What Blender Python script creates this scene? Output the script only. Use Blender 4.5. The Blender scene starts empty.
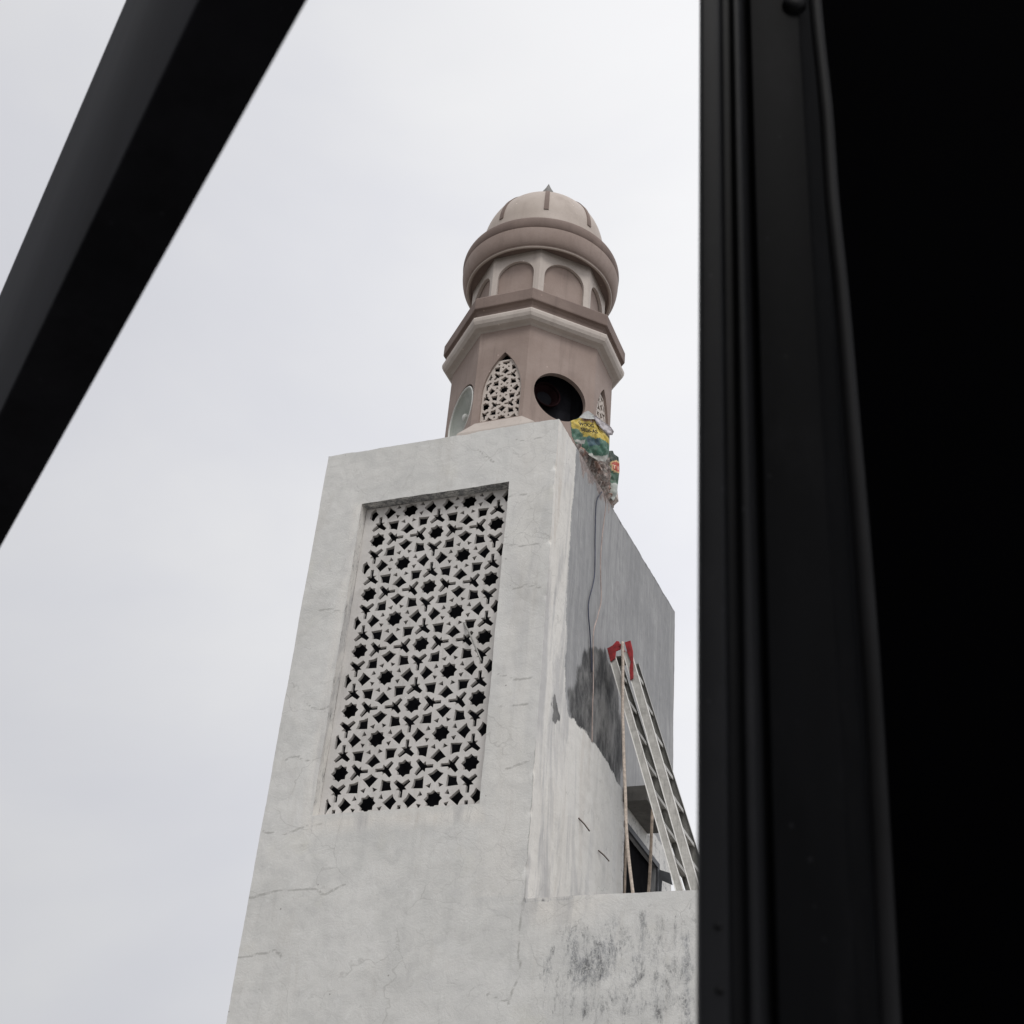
import bpy, bmesh, math, random
from math import sin, cos, pi, radians, sqrt
from mathutils.geometry import delaunay_2d_cdt
from mathutils import Vector, Matrix, noise, Euler
random.seed(7)
COL = bpy.context.scene.collection
scene = bpy.context.scene

# ------------------------------------------------------------------ camera model
FPX = 1414.0
CAM = Vector((4.75344819, -12.18953913, 1.6))
RW = Matrix(((0.93453248, 0.13444043, 0.32950692),
             (0.34791437, -0.53991584, -0.76645057),
             (0.07486407, 0.83091314, -0.55134265)))
def ray(px, py): return RW @ Vector((px-512, -(py-512), -FPX))
def on(px, py, ax, val):
    """where the line of sight through a photo point meets a real wall plane"""
    d = ray(px, py); return CAM + d*((val-CAM[ax])/d[ax])

# ------------------------------------------------------------------ helpers
def link(o, parent=None):
    COL.objects.link(o)
    if parent is not None: o.parent = parent
    return o
def mesh_obj(name, verts, faces, mat, parent=None, smooth=False, loc=None):
    me = bpy.data.meshes.new(name); me.from_pydata([tuple(v) for v in verts], [], faces); me.update()
    if mat: me.materials.append(mat)
    if smooth:
        for p in me.polygons: p.use_smooth = True
    o = bpy.data.objects.new(name, me)
    if loc is not None: o.location = loc
    return link(o, parent)
def bm_obj(name, bm, mat, parent=None, smooth=False, sharp=None):
    bmesh.ops.recalc_face_normals(bm, faces=bm.faces)
    me = bpy.data.meshes.new(name); bm.to_mesh(me); bm.free()
    if mat: me.materials.append(mat)
    if smooth:
        for p in me.polygons: p.use_smooth = True
    o = bpy.data.objects.new(name, me)
    link(o, parent)
    if sharp:
        me.set_sharp_from_angle(angle=radians(sharp))
    return o
def thing(name, label, cat, loc=(0,0,0), group=None):
    o = bpy.data.objects.new(name, None); o.empty_display_size = .2
    o.location = loc; COL.objects.link(o); return tag(o, label, cat, group)
def tag(o, label, cat, group=None):
    o['label'] = label; o['category'] = cat
    if group: o['group'] = group
    return o
def struct(o): o['kind'] = 'structure'; return o
def rebase(t, loc):
    """put the thing's Empty at its base, leaving the world-space parts where they are"""
    t.location = loc
    for c in t.children:
        c.matrix_parent_inverse = Matrix.Translation(-Vector(loc))
def add_box(bm, lo, hi, bevel=0.0, M=None):
    r = bmesh.ops.create_cube(bm, size=1)
    vs = r['verts']
    for v in vs:
        v.co = Vector([lo[i] + (v.co[i]+.5)*(hi[i]-lo[i]) for i in range(3)])
    if bevel:
        es = list({e for v in vs for e in v.link_edges})
        rr = bmesh.ops.bevel(bm, geom=es, offset=bevel, segments=2, affect='EDGES', profile=.5)
        vs = list({v for f in rr['faces'] for v in f.verts} | {v for v in vs if v.is_valid})
    if M is not None:
        for v in vs: v.co = M @ v.co
    return vs
def tube(bm, pts, r, n=8, closed_ends=True):
    pts = [Vector(p) for p in pts]
    rings = []
    up = Vector((.3,.9,.2)).normalized()
    for i, p in enumerate(pts):
        a = pts[max(i-1,0)]; b = pts[min(i+1,len(pts)-1)]
        t = (b-a).normalized()
        u = t.cross(up)
        if u.length < .05: u = t.cross(Vector((1,0,0)))
        u.normalize(); w = t.cross(u)
        rr = r[i] if isinstance(r, (list, tuple)) else r
        rings.append([bm.verts.new(p + (u*cos(2*pi*k/n)+w*sin(2*pi*k/n))*rr) for k in range(n)])
    for A, B in zip(rings, rings[1:]):
        for k in range(n): bm.faces.new((A[k], A[(k+1)%n], B[(k+1)%n], B[k]))
    if closed_ends:
        bm.faces.new(rings[0][::-1]); bm.faces.new(rings[-1])
def smooth_path(pts, sub=6, jit=0.0):
    pts = [Vector(p) for p in pts]; out = []
    for i in range(len(pts)-1):
        p0 = pts[max(i-1,0)]; p1 = pts[i]; p2 = pts[i+1]; p3 = pts[min(i+2,len(pts)-1)]
        for s in range(sub):
            t = s/sub
            q = .5*((2*p1)+(-p0+p2)*t+(2*p0-5*p1+4*p2-p3)*t*t+(-p0+3*p1-3*p2+p3)*t**3)
            if jit: q = q + noise.noise_vector(q*4)*jit
            out.append(q)
    out.append(pts[-1]); return out
def lathe(bm, prof, n=96, c=(0,0), a0=0.0, cap_top=False):
    rings = []
    for r, z in prof:
        if r < 1e-4: rings.append([bm.verts.new((c[0], c[1], z))])
        else: rings.append([bm.verts.new((c[0]+r*cos(a0+2*pi*k/n), c[1]+r*sin(a0+2*pi*k/n), z)) for k in range(n)])
    for A, B in zip(rings, rings[1:]):
        if len(A) == 1 and len(B) == 1: continue
        if len(B) == 1:
            for k in range(n): bm.faces.new((A[k], A[(k+1)%n], B[0]))
        elif len(A) == 1:
            for k in range(n): bm.faces.new((A[0], B[(k+1)%n], B[k]))
        else:
            for k in range(n): bm.faces.new((A[k], A[(k+1)%n], B[(k+1)%n], B[k]))
def oct_angles(b): return [radians(a) for a in (-180+b, -90-b, -90+b, -b, b, 90-b, 90+b, 180-b)]
def oct_loft(bm, prof, c, beta):
    A = oct_angles(beta); rings = []
    for r, z in prof: rings.append([bm.verts.new((c[0]+r*cos(a), c[1]+r*sin(a), z)) for a in A])
    for P, Q in zip(rings, rings[1:]):
        for k in range(8): bm.faces.new((P[k], P[(k+1)%8], Q[(k+1)%8], Q[k]))
    bm.faces.new(rings[0][::-1]); bm.faces.new(rings[-1])
def in_poly(p, poly):
    ins = False
    for a, b in zip(poly, poly[1:]+poly[:1]):
        if (a[1] > p[1]) != (b[1] > p[1]) and p[0] < (b[0]-a[0])*(p[1]-a[1])/(b[1]-a[1])+a[0]: ins = not ins
    return ins
def plate(outline, holes, th, M):
    """flat panel with real openings cut through it -> mesh data in world space (front face at local z=0)"""
    polys = [list(outline)] + [list(h) for h in holes]; vs = []; es = []
    for P in polys:
        b0 = len(vs); vs += [Vector(p) for p in P]; es += [(b0+i, b0+(i+1) % len(P)) for i in range(len(P))]
    ov, oe, of, a_, b_, c_ = delaunay_2d_cdt(vs, es, [], 0, 1e-6)
    boxes = [(min(p[0] for p in h), max(p[0] for p in h), min(p[1] for p in h), max(p[1] for p in h), h) for h in polys[1:]]
    keep = []
    for f in of:
        cx = sum(ov[i].x for i in f)/3; cy = sum(ov[i].y for i in f)/3
        if not in_poly((cx, cy), polys[0]): continue
        if any(x0 < cx < x1 and y0 < cy < y1 and in_poly((cx, cy), h) for x0, x1, y0, y1, h in boxes): continue
        keep.append(tuple(f))
    n_ = len(ov); V = [(v.x, v.y, 0) for v in ov] + [(v.x, v.y, -th) for v in ov]
    cnt = {}
    for f in keep:
        for x, y in ((f[0],f[1]),(f[1],f[2]),(f[2],f[0])): cnt[(x, y)] = 1
    F = list(keep) + [(f[2]+n_, f[1]+n_, f[0]+n_) for f in keep]
    F += [(y, x, x+n_, y+n_) for (x, y) in cnt if (y, x) not in cnt]
    me = bpy.data.meshes.new('panel'); me.from_pydata([M @ Vector(v) for v in V], [], F); me.update()
    return me
def area2(P): return sum(P[i][0]*P[(i+1)%len(P)][1]-P[(i+1)%len(P)][0]*P[i][1] for i in range(len(P)))
def clip_poly(P, inside_list):
    """clip against half planes (nx,ny,d): keep nx*x+ny*y<=d"""
    for nx, ny, d in inside_list:
        out = []
        for i in range(len(P)):
            a = P[i]; b = P[(i+1) % len(P)]
            da = nx*a[0]+ny*a[1]-d; db = nx*b[0]+ny*b[1]-d
            if da <= 0: out.append(a)
            if (da < 0 < db) or (db < 0 < da):
                t = da/(da-db); out.append((a[0]+(b[0]-a[0])*t, a[1]+(b[1]-a[1])*t))
        P = out
        if len(P) < 3: return []
    # drop duplicates
    Q = []
    for p in P:
        if not Q or (abs(p[0]-Q[-1][0])+abs(p[1]-Q[-1][1])) > 1e-4: Q.append(p)
    if len(Q) > 2 and abs(Q[0][0]-Q[-1][0])+abs(Q[0][1]-Q[-1][1]) < 1e-4: Q.pop()
    return Q if len(Q) > 2 and abs(area2(Q))/2 > 8e-5 else []

# ------------------------------------------------------------------ materials
def nt(name):
    m = bpy.data.materials.new(name); m.use_nodes = True
    t = m.node_tree; t.nodes.clear()
    out = t.nodes.new('ShaderNodeOutputMaterial'); b = t.nodes.new('ShaderNodeBsdfPrincipled')
    t.links.new(b.outputs[0], out.inputs[0]); return m, t, b
class N:
    def __init__(s, t):
        s.t = t
        s.co = t.nodes.new('ShaderNodeTexCoord').outputs['Object']
    def lk(s, a, b): s.t.links.new(a, b)
    def _in(s, sock, v):
        if hasattr(v, 'is_output'): s.lk(v, sock)
        else: sock.default_value = v
    def mapping(s, scale=(1,1,1), loc=(0,0,0), rot=(0,0,0), vec=None):
        n = s.t.nodes.new('ShaderNodeMapping'); s.lk(vec or s.co, n.inputs[0])
        n.inputs['Scale'].default_value = scale; n.inputs['Location'].default_value = loc; n.inputs['Rotation'].default_value = rot
        return n.outputs[0]
    def noise(s, scale, detail=4, rough=.55, vec=None, dist=0.0, color=False):
        n = s.t.nodes.new('ShaderNodeTexNoise'); s.lk(vec or s.co, n.inputs['Vector'])
        n.inputs['Scale'].default_value = scale; n.inputs['Detail'].default_value = detail
        n.inputs['Roughness'].default_value = rough; n.inputs['Distortion'].default_value = dist
        return n.outputs['Color' if color else 'Fac']
    def voro(s, scale, feature='DISTANCE_TO_EDGE', vec=None, rnd=1.0, out='Distance'):
        n = s.t.nodes.new('ShaderNodeTexVoronoi'); n.feature = feature; s.lk(vec or s.co, n.inputs['Vector'])
        n.inputs['Scale'].default_value = scale; n.inputs['Randomness'].default_value = rnd
        return n.outputs[out]
    def ramp(s, fac, lo, hi, a=0.0, b=1.0):
        n = s.t.nodes.new('ShaderNodeMapRange'); n.clamp = True; n.interpolation_type = 'SMOOTHSTEP'
        s._in(n.inputs[0], fac)
        for i, v in enumerate((lo, hi, a, b)): n.inputs[1+i].default_value = v
        return n.outputs[0]
    def math(s, op, a, b=0.0, clamp=False):
        n = s.t.nodes.new('ShaderNodeMath'); n.operation = op; n.use_clamp = clamp
        s._in(n.inputs[0], a); s._in(n.inputs[1], b); return n.outputs[0]
    def mix(s, fac, a, b, mode='MIX'):
        n = s.t.nodes.new('ShaderNodeMix'); n.data_type = 'RGBA'; n.blend_type = mode
        s._in(n.inputs['Factor'], fac)
        for sock, v in ((n.inputs[6], a), (n.inputs[7], b)):
            s._in(sock, v if hasattr(v, 'is_output') else (v[0], v[1], v[2], 1))
        return n.outputs[2]
    def vadd(s, a, b, k):
        n = s.t.nodes.new('ShaderNodeVectorMath'); n.operation = 'MULTIPLY_ADD'
        s.lk(b, n.inputs[0]); n.inputs[1].default_value = (k,k,k); s.lk(a, n.inputs[2]); return n.outputs[0]
    def attr(s, name):
        n = s.t.nodes.new('ShaderNodeAttribute'); n.attribute_name = name
        sp = s.t.nodes.new('ShaderNodeSeparateColor'); s.lk(n.outputs['Color'], sp.inputs[0])
        return sp.outputs[0], sp.outputs[1], sp.outputs[2], n.outputs['Color']
    def sep(s, vec=None):
        n = s.t.nodes.new('ShaderNodeSeparateXYZ'); s.lk(vec or s.co, n.inputs[0]); return n.outputs
    def bump(s, h, strength, dist, prev=None):
        n = s.t.nodes.new('ShaderNodeBump'); s.lk(h, n.inputs['Height'])
        n.inputs['Strength'].default_value = strength; n.inputs['Distance'].default_value = dist
        if prev: s.lk(prev, n.inputs['Normal'])
        return n.outputs[0]

def wall_material():
    """white limewashed plaster, bare cement, damp patch and flaking; masks R=bare cement G=dark damp B=exposed brick"""
    m, t, b = nt('weathered_plaster'); n = N(t)
    R, G, B, _ = n.attr('wear')
    # own masks in second attribute: R = mottled black algae, G = warm tint, B = extra crack
    A2, W2, K2, _ = n.attr('wear_b')
    warp = n.vadd(n.co, n.noise(1.3, 4, color=True), .55)
    warp2 = n.vadd(n.co, n.noise(5, 3, color=True), .10)
    big = n.noise(.55, 5, .6); mid = n.noise(2.6, 6, .65, dist=.6); fine = n.noise(38, 5, .7); grit = n.noise(140, 2, .6)
    streak = n.noise(1.0, 6, .65, vec=n.mapping((7, 7, .42)), dist=.25)
    streak2 = n.noise(1.0, 4, .6, vec=n.mapping((28, 28, 1.1)))
    paint = n.mix(n.ramp(big, .32, .68), (.592,.588,.566), (.655,.650,.628))
    paint = n.mix(n.ramp(mid, .36, .68, 0, .60), paint, (.507,.508,.496))
    paint = n.mix(n.ramp(n.noise(1.7, 4, .6, vec=n.mapping(loc=(5,3,9))), .58, .78, 0, .32), paint, (.60,.585,.50))
    blot = n.noise(5.5, 6, .75, vec=n.mapping(loc=(1,7,2)), dist=.8)
    paint = n.mix(n.ramp(blot, .56, .72, 0, .6), paint, (.70,.70,.685))
    paint = n.mix(n.ramp(blot, .46, .30, 0, .45), paint, (.465,.463,.455))
    paint = n.mix(n.ramp(streak, .52, .76, 0, .40), paint, (.45,.455,.44))
    paint = n.mix(n.ramp(streak2, .58, .80, 0, .22), paint, (.44,.44,.43))
    paint = n.mix(n.ramp(fine, .35, .75, 0, .22), paint, (.48,.48,.47))
    # brighter cleaner paint on the return strip; warmer
    st2 = n.noise(1.0, 5, .6, vec=n.mapping((2.6,2.6,.4), loc=(2,6,1)), dist=.8)
    strip = n.mix(n.ramp(streak, .35, .75, 0, .5), (.70,.68,.64), (.60,.575,.54))
    strip = n.mix(n.ramp(st2, .48, .62, 0, .7), strip, (.38,.375,.38))
    strip = n.mix(n.ramp(st2, .44, .32, 0, .6), strip, (.56,.51,.455))
    strip = n.mix(n.ramp(fine, .45, .8, 0, .45), strip, (.45,.44,.42))
    paint = n.mix(W2, paint, strip)
    paint = n.mix(n.ramp(n.noise(1.0, 5, .65, vec=n.mapping((3.2,3.2,.5), loc=(7,1,3)), dist=.7), .55, .70, 0, .38), paint, (.47,.455,.425))
    patch = n.voro(.8, 'F1', vec=n.vadd(n.co, n.noise(2.2, 5, .7, color=True), .5), out='Color'); sp2 = t.nodes.new('ShaderNodeSeparateColor'); t.links.new(patch, sp2.inputs[0])
    paint = n.mix(n.ramp(sp2.outputs[0], .55, .6, 0, .16), paint, (.74,.735,.72))
    # crazing
    v1 = n.voro(.95, vec=warp); v2 = n.voro(2.1, vec=n.vadd(n.co, n.noise(2.6, 4, color=True), .35)); v3 = n.voro(7.5, vec=warp2)
    c1 = n.math('MULTIPLY', n.ramp(v1, .0005, .0055, 1, 0), n.ramp(n.noise(1.1, 3, vec=n.mapping(loc=(3,1,4))), .42, .60))
    c2 = n.math('MULTIPLY', n.ramp(v2, .001, .011, 1, 0), n.ramp(n.noise(.8, 3, vec=n.mapping(loc=(8,2,1))), .46, .66))
    c3 = n.math('MULTIPLY', n.ramp(v3, .006, .028, 1, 0), n.ramp(n.noise(1.5, 3, vec=n.mapping(loc=(2,9,6))), .56, .76))
    cr = n.math('MAXIMUM', n.math('MULTIPLY', c1, .5), n.math('MULTIPLY', c2, .5))
    cr = n.math('MAXIMUM', cr, n.math('MULTIPLY', c3, .45))
    cr = n.math('MAXIMUM', cr, n.math('MULTIPLY', n.ramp(n.math('ADD', K2, n.math('MULTIPLY', n.math('SUBTRACT', fine, .5), .5)), .45, .8), .9))
    paint = n.mix(n.math('MULTIPLY', cr, .52), paint, (.23,.225,.21))
    # pinholes
    ph = n.voro(4.2, 'F1'); paint = n.mix(n.ramp(ph, .025, .045, .65, 0), paint, (.16,.15,.14))
    br_ = t.nodes.new('ShaderNodeVectorMath'); br_.operation = 'SCALE'; t.links.new(paint, br_.inputs[0]); br_.inputs['Scale'].default_value = 1.06; paint = br_.outputs[0]
    # bare cement render
    brush = n.noise(1.0, 6, .75, vec=n.mapping((6, 6, .8), rot=(radians(-9),0,0)), dist=1.1)
    cem = n.mix(n.ramp(brush, .34, .68), (.262,.264,.268), (.350,.350,.352))
    cem = n.mix(n.ramp(n.noise(.9, 5, .6, vec=n.mapping(loc=(0,4,2))), .35, .7, 0, .55), cem, (.235,.238,.244))
    cem = n.mix(n.ramp(n.noise(1.0, 5, .7, vec=n.mapping((11, 11, 1.6), rot=(radians(-16),0,0)), dist=.6), .56, .74, 0, .55), cem, (.45,.45,.45))
    cem = n.mix(n.ramp(fine, .55, .8, 0, .35), cem, (.16,.16,.165))
    fr = n.math('ADD', n.math('MULTIPLY', n.math('SUBTRACT', n.noise(9, 6, .75), .5), .9), n.math('MULTIPLY', n.math('SUBTRACT', fine, .5), .5))
    mR = n.ramp(n.math('ADD', R, fr), .42, .58)
    col = n.mix(mR, paint, cem)
    bc = t.nodes.new('ShaderNodeVectorMath'); bc.operation = 'SCALE'; t.links.new(col, bc.inputs[0]); t.links.new(n.math('ADD', n.math('MULTIPLY', mR, .10), 1.0), bc.inputs['Scale']); col = bc.outputs[0]
    # damp patch
    dn = n.mix(n.ramp(n.noise(2.2, 6, .7, vec=n.mapping((1,1.6,.9), loc=(3,3,3))), .36, .66), (.036,.037,.039), (.22,.217,.213))
    dn = n.mix(n.ramp(streak, .52, .72, 0, .6), dn, (.29,.288,.285))
    dn = n.mix(n.ramp(n.noise(1.0, 6, .75, vec=n.mapping((14,14,2.5), rot=(radians(-12),0,0)), dist=.8), .50, .66, 0, .6), dn, (.075,.075,.076))
    dn = n.mix(n.ramp(fine, .5, .8, 0, .5), dn, (.12,.12,.12))
    mG0 = n.ramp(n.math('ADD', G, n.math('ADD', n.math('MULTIPLY', fr, .5), n.math('MULTIPLY', n.math('SUBTRACT', streak, .5), 1.1))), .34, .72)
    hole_ = n.ramp(n.math('ADD', G, n.math('MULTIPLY', fr, 1.2)), 1.1, 1.45)
    mG = n.math('MULTIPLY', mG0, n.math('MAXIMUM', mR, hole_))
    col = n.mix(n.math('MULTIPLY', mG, .95), col, dn)
    # exposed brick / broken mortar
    br = n.mix(n.ramp(n.noise(11, 5, .7), .35, .65), (.33,.27,.25), (.22,.195,.185))
    br = n.mix(n.ramp(n.noise(19, 4, .7), .55, .66, 0, .8), br, (.52,.50,.47))
    br = n.mix(n.ramp(n.noise(14, 4, .7, vec=n.mapping(loc=(4,4,4))), .60, .68), br, (.05,.045,.04))
    mB = n.ramp(n.math('ADD', B, n.math('MULTIPLY', fr, .8)), .42, .58)
    col = n.mix(mB, col, br)
    # black algae in flakes
    wv = n.vadd(n.mapping((1,1,.8)), n.noise(7, 5, .7, color=True), .16)
    fl = n.voro(21, vec=wv)
    mn = n.noise(1.0, 7, .8, vec=n.mapping((9, 9, 3.2), loc=(2,2,2)), dist=.5)
    mf = n.noise(1.0, 6, .8, vec=n.mapping((34, 34, 15)))
    am = n.math('ADD', A2, n.math('ADD', n.math('MULTIPLY', n.math('SUBTRACT', mn, .5), 1.7), n.math('MULTIPLY', n.math('SUBTRACT', mf, .5), .9)))
    am = n.math('MULTIPLY', n.ramp(am, .36, .84), n.ramp(A2, .03, .25))
    af = n.math('MULTIPLY', am, n.ramp(fl, .01, .09, .35, 1))
    col = n.mix(n.math('MULTIPLY', af, .82), col, n.mix(n.ramp(mn, .42, .66), (.27,.28,.30), (.075,.078,.082)))
    t.links.new(col, b.inputs['Base Color'])
    b.inputs['Roughness'].default_value = .93; b.inputs['Specular IOR Level'].default_value = .25
    h = n.math('ADD', n.math('MULTIPLY', fine, .5), n.math('MULTIPLY', grit, .25))
    h = n.math('ADD', h, n.math('MULTIPLY', blot, .9))
    nrm = n.bump(h, .55, .012)
    t.links.new(nrm, b.inputs['Normal']); return m

def paint_mat(name, base, dark, light, rough=.75, bump=.35, sc=1.0, streak=.35, spec=.3):
    m, t, b = nt(name); n = N(t)
    c = n.mix(n.ramp(n.noise(1.6*sc, 5, .6), .35, .68), base, light)
    c = n.mix(n.ramp(n.noise(1, 6, .65, vec=n.mapping((8*sc, 8*sc, .55*sc))), .50, .78, 0, streak), c, dark)
    c = n.mix(n.ramp(n.noise(1, 5, .7, vec=n.mapping((22*sc, 22*sc, .9*sc), loc=(4,4,4))), .56, .74, 0, streak*.9), c, light)
    c = n.mix(n.ramp(n.noise(26*sc, 4, .7), .52, .8, 0, .4), c, dark)
    c = n.mix(n.ramp(n.noise(.9*sc, 6, .7, vec=n.mapping(loc=(9,2,5)), dist=.5), .52, .70, 0, .35), c, dark)
    c = n.mix(n.ramp(n.voro(4*sc, 'F1'), .03, .06, .75, 0), c, tuple(min(1, x*1.5) for x in light))
    t.links.new(c, b.inputs['Base Color'])
    b.inputs['Roughness'].default_value = rough; b.inputs['Specular IOR Level'].default_value = spec
    h = n.math('ADD', n.noise(30*sc, 5, .7), n.math('MULTIPLY', n.noise(5*sc, 4, .6), 1.2))
    t.links.new(n.bump(h, bump, .006), b.inputs['Normal']); return m
def simple(name, c, rough=.6, metal=0.0, var=.25, sc=8.0, spec=.4, bump=.15):
    m, t, b = nt(name); n = N(t)
    d = tuple(x*(1-var) for x in c); l = tuple(min(1, x*(1+var)) for x in c)
    col = n.mix(n.ramp(n.noise(sc, 5, .65), .3, .7), d, l)
    t.links.new(col, b.inputs['Base Color']); b.inputs['Roughness'].default_value = rough
    b.inputs['Metallic'].default_value = metal; b.inputs['Specular IOR Level'].default_value = spec
    if bump: t.links.new(n.bump(n.noise(sc*5, 4, .6), bump, .004), b.inputs['Normal'])
    return m

M_WALL = wall_material()
M_BROWN = paint_mat('brown_paint', (.292,.226,.196), (.20,.152,.131), (.34,.27,.238), streak=.6)
M_BROWN_D = paint_mat('dark_brown_paint', (.175,.130,.112), (.14,.105,.09), (.235,.178,.153), streak=.5)
M_CREAM = paint_mat('cream_paint', (.49,.435,.395), (.34,.29,.26), (.55,.495,.45), streak=.5)
M_DOME = paint_mat('dome_paint', (.44,.378,.332), (.31,.255,.22), (.50,.435,.39), streak=.30, rough=.6)
M_GRC = paint_mat('grille_concrete', (.55,.532,.512), (.36,.345,.325), (.62,.60,.58), sc=2.2, streak=.45)
M_GRC2 = paint_mat('cream_grille_concrete', (.53,.47,.425), (.36,.31,.28), (.58,.52,.475), sc=3, streak=.4)
M_FIN = simple('weathered_metal_finial', (.20,.19,.18), .6, var=.3)
M_INNER_SHADE = simple('interior_shade', (.018,.018,.022), .95, spec=.05)  # near-black surface standing in for unlit interiors
M_CONC = paint_mat('raw_concrete', (.27,.262,.25), (.13,.127,.12), (.36,.35,.335), sc=1.6, streak=.7, rough=.95)
M_CONC_D = paint_mat('dark_concrete', (.105,.10,.095), (.05,.048,.045), (.17,.165,.155), sc=1.8, streak=.6, rough=.95)  # darkest concrete tone, on canopy slab and ladder top tread
def dusty_black(name, c, dustc, amt, spec):
    m, t, b = nt(name); n = N(t)
    d = n.math('MULTIPLY', n.ramp(n.noise(26, 7, .8, vec=n.mapping((1,1,.35))), .48, .75), amt)
    col = n.mix(n.ramp(n.noise(6, 5, .7, vec=n.mapping((1,1,.2))), .3, .7), tuple(x*.7 for x in c), tuple(x*1.3 for x in c))
    col = n.mix(d, col, dustc)
    col = n.mix(n.ramp(n.voro(60, 'F1'), .04, .09, .55, 0), col, tuple(x*1.6 for x in dustc))
    t.links.new(col, b.inputs['Base Color']); b.inputs['Roughness'].default_value = .5; b.inputs['Specular IOR Level'].default_value = spec
    t.links.new(n.bump(n.noise(90, 4, .7), .25, .0006), b.inputs['Normal']); return m
M_BLACK = dusty_black('black_powder_coat', (.0128,.0132,.0148), (.027,.027,.030), .5, .05)
M_BLACK_WEB_SHADE = dusty_black('black_coat_web_shade', (.0054,.0056,.0064), (.013,.013,.0145), .45, .018)  # same frame coat, darker: weaker light on the web put into colour
M_BLACK_W2 = dusty_black('black_beam_coat', (.0115,.0118,.0145), (.019,.019,.023), .4, .004)
M_BLACK_RECESS_SHADE = simple('black_coat_recess_shade', (.0006,.0006,.0009), .8, var=.2, sc=3, spec=.004, bump=.02)  # frame coat again, near black: recess shading put into colour
M_RUBBER = simple('black_rubber', (.0105,.0105,.0115), .55, var=.3, sc=5, spec=.06, bump=.05)
M_ALU = paint_mat('dusty_aluminium', (.40,.39,.365), (.15,.145,.13), (.52,.51,.48), sc=7, streak=.7, rough=.5, spec=.6)
M_ALU_GLINT = paint_mat('aluminium_edge_highlight', (.78,.77,.74), (.45,.44,.41), (.85,.84,.81), sc=5, streak=.3, rough=.4, spec=.6)  # edge highlight put into a lighter copy of the aluminium
M_ALU_SHADE = paint_mat('shaded_aluminium', (.13,.13,.118), (.05,.052,.045), (.24,.235,.22), sc=3, streak=.6, rough=.6, spec=.4)  # shade inside the ladder painted in as darker aluminium
M_RED = simple('faded_red_plastic', (.27,.018,.022), .5, var=.35, sc=14)
M_ROPE = simple('beige_rope', (.50,.43,.37), .9, var=.25, sc=30)
M_WOOD = simple('weathered_bamboo', (.33,.27,.22), .85, var=.35, sc=20)
M_CABLE = simple('dark_blue_cable', (.05,.055,.085), .6, var=.3)
M_CORD = simple('pinkish_cord', (.40,.32,.29), .8, var=.25)
M_ROD = simple('rusty_rod', (.11,.08,.065), .85, var=.4, sc=25)
M_ROD2 = simple('grey_rod', (.28,.275,.26), .7, var=.3, sc=25)
M_PANEL = simple('dark_grey_sheet', (.055,.058,.064), .6, var=.25, sc=5)
M_DOOR_SHADE = simple('doorway_shade', (.006,.006,.007), .95, spec=.02)  # shade of the doorway painted as a black surface
M_STEEL_P = simple('painted_steel', (.30,.29,.28), .6, var=.3)
M_BRICK = simple('broken_brick', (.30,.20,.165), .95, var=.45, sc=18, bump=.6)
M_SPK = paint_mat('speaker_green_grey', (.36,.38,.345), (.24,.26,.235), (.43,.44,.41), sc=3, rough=.5, streak=.5)
M_SPKR = simple('speaker_rim', (.66,.66,.63), .5, var=.1)
M_SPKD = simple('maroon_horn', (.016,.008,.009), .95, var=.3, spec=.0)
M_INK = simple('black_ink', (.03,.03,.02), .8, var=.1)
M_REDL = simple('red_label', (.48,.065,.03), .6, var=.3, sc=20)
M_PALE = simple('pale_print', (.72,.55,.40), .7, var=.1)
M_SOIL = paint_mat('asphalt_yard', (.17,.163,.15), (.10,.098,.092), (.21,.20,.187), sc=.6, streak=.1, rough=.95)

# ------------------------------------------------------------------ world, sun
SUN_AZ = radians(-60); SUN_EL = radians(52)          # azimuth measured from +X towards +Y
sdir = Vector((cos(SUN_AZ)*cos(SUN_EL), sin(SUN_AZ)*cos(SUN_EL), sin(SUN_EL)))
w = bpy.data.worlds.new("World"); scene.world = w; w.use_nodes = True
t = w.node_tree; t.nodes.clear()
wo = t.nodes.new('ShaderNodeOutputWorld'); bg = t.nodes.new('ShaderNodeBackground'); t.links.new(bg.outputs[0], wo.inputs[0])
n = N(t); gen = t.nodes.new('ShaderNodeTexCoord').outputs['Generated']
sky = t.nodes.new('ShaderNodeTexSky'); sky.sky_type = 'NISHITA'; sky.sun_disc = False
sky.sun_elevation = SUN_EL; sky.sun_rotation = math.atan2(sdir.x, sdir.y)
sky.dust_density = 4; sky.air_density = 1
sx, sy, sz = n.sep(gen)
zc = n.math('MAXIMUM', sz, 0.0)
lum = n.math('ADD', n.math('MULTIPLY', zc, .45), 6.30)
az = n.math('ADD', n.math('MULTIPLY', sx, .92), n.math('MULTIPLY', sy, .39))
lum = n.math('ADD', lum, n.math('ADD', n.ramp(az, -.7, .7, -1.5, 1.9), n.ramp(zc, .18, .55, -.55, .0)))
cl = n.noise(2.1, 5, .5, vec=n.mapping((1,1,1.9), vec=gen), dist=.3)
cl2 = n.noise(5.5, 4, .5, vec=n.mapping((1,1,2.2), loc=(3,3,3), vec=gen))
lum = n.math('MULTIPLY', lum, n.math('ADD', n.ramp(cl, .3, .7, .945, 1.045), n.math('MULTIPLY', n.math('SUBTRACT', cl2, .5), .05)))
grey = n.mix(n.ramp(cl, .35, .65), (.955,.962,1.02), (.985,.985,1.0))
mul = t.nodes.new('ShaderNodeVectorMath'); mul.operation = 'SCALE'; t.links.new(grey, mul.inputs[0]); t.links.new(lum, mul.inputs['Scale'])
skc = n.mix(.955, sky.outputs[0], mul.outputs[0])     # thin veil of clear sky behind a closed cloud deck
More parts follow.
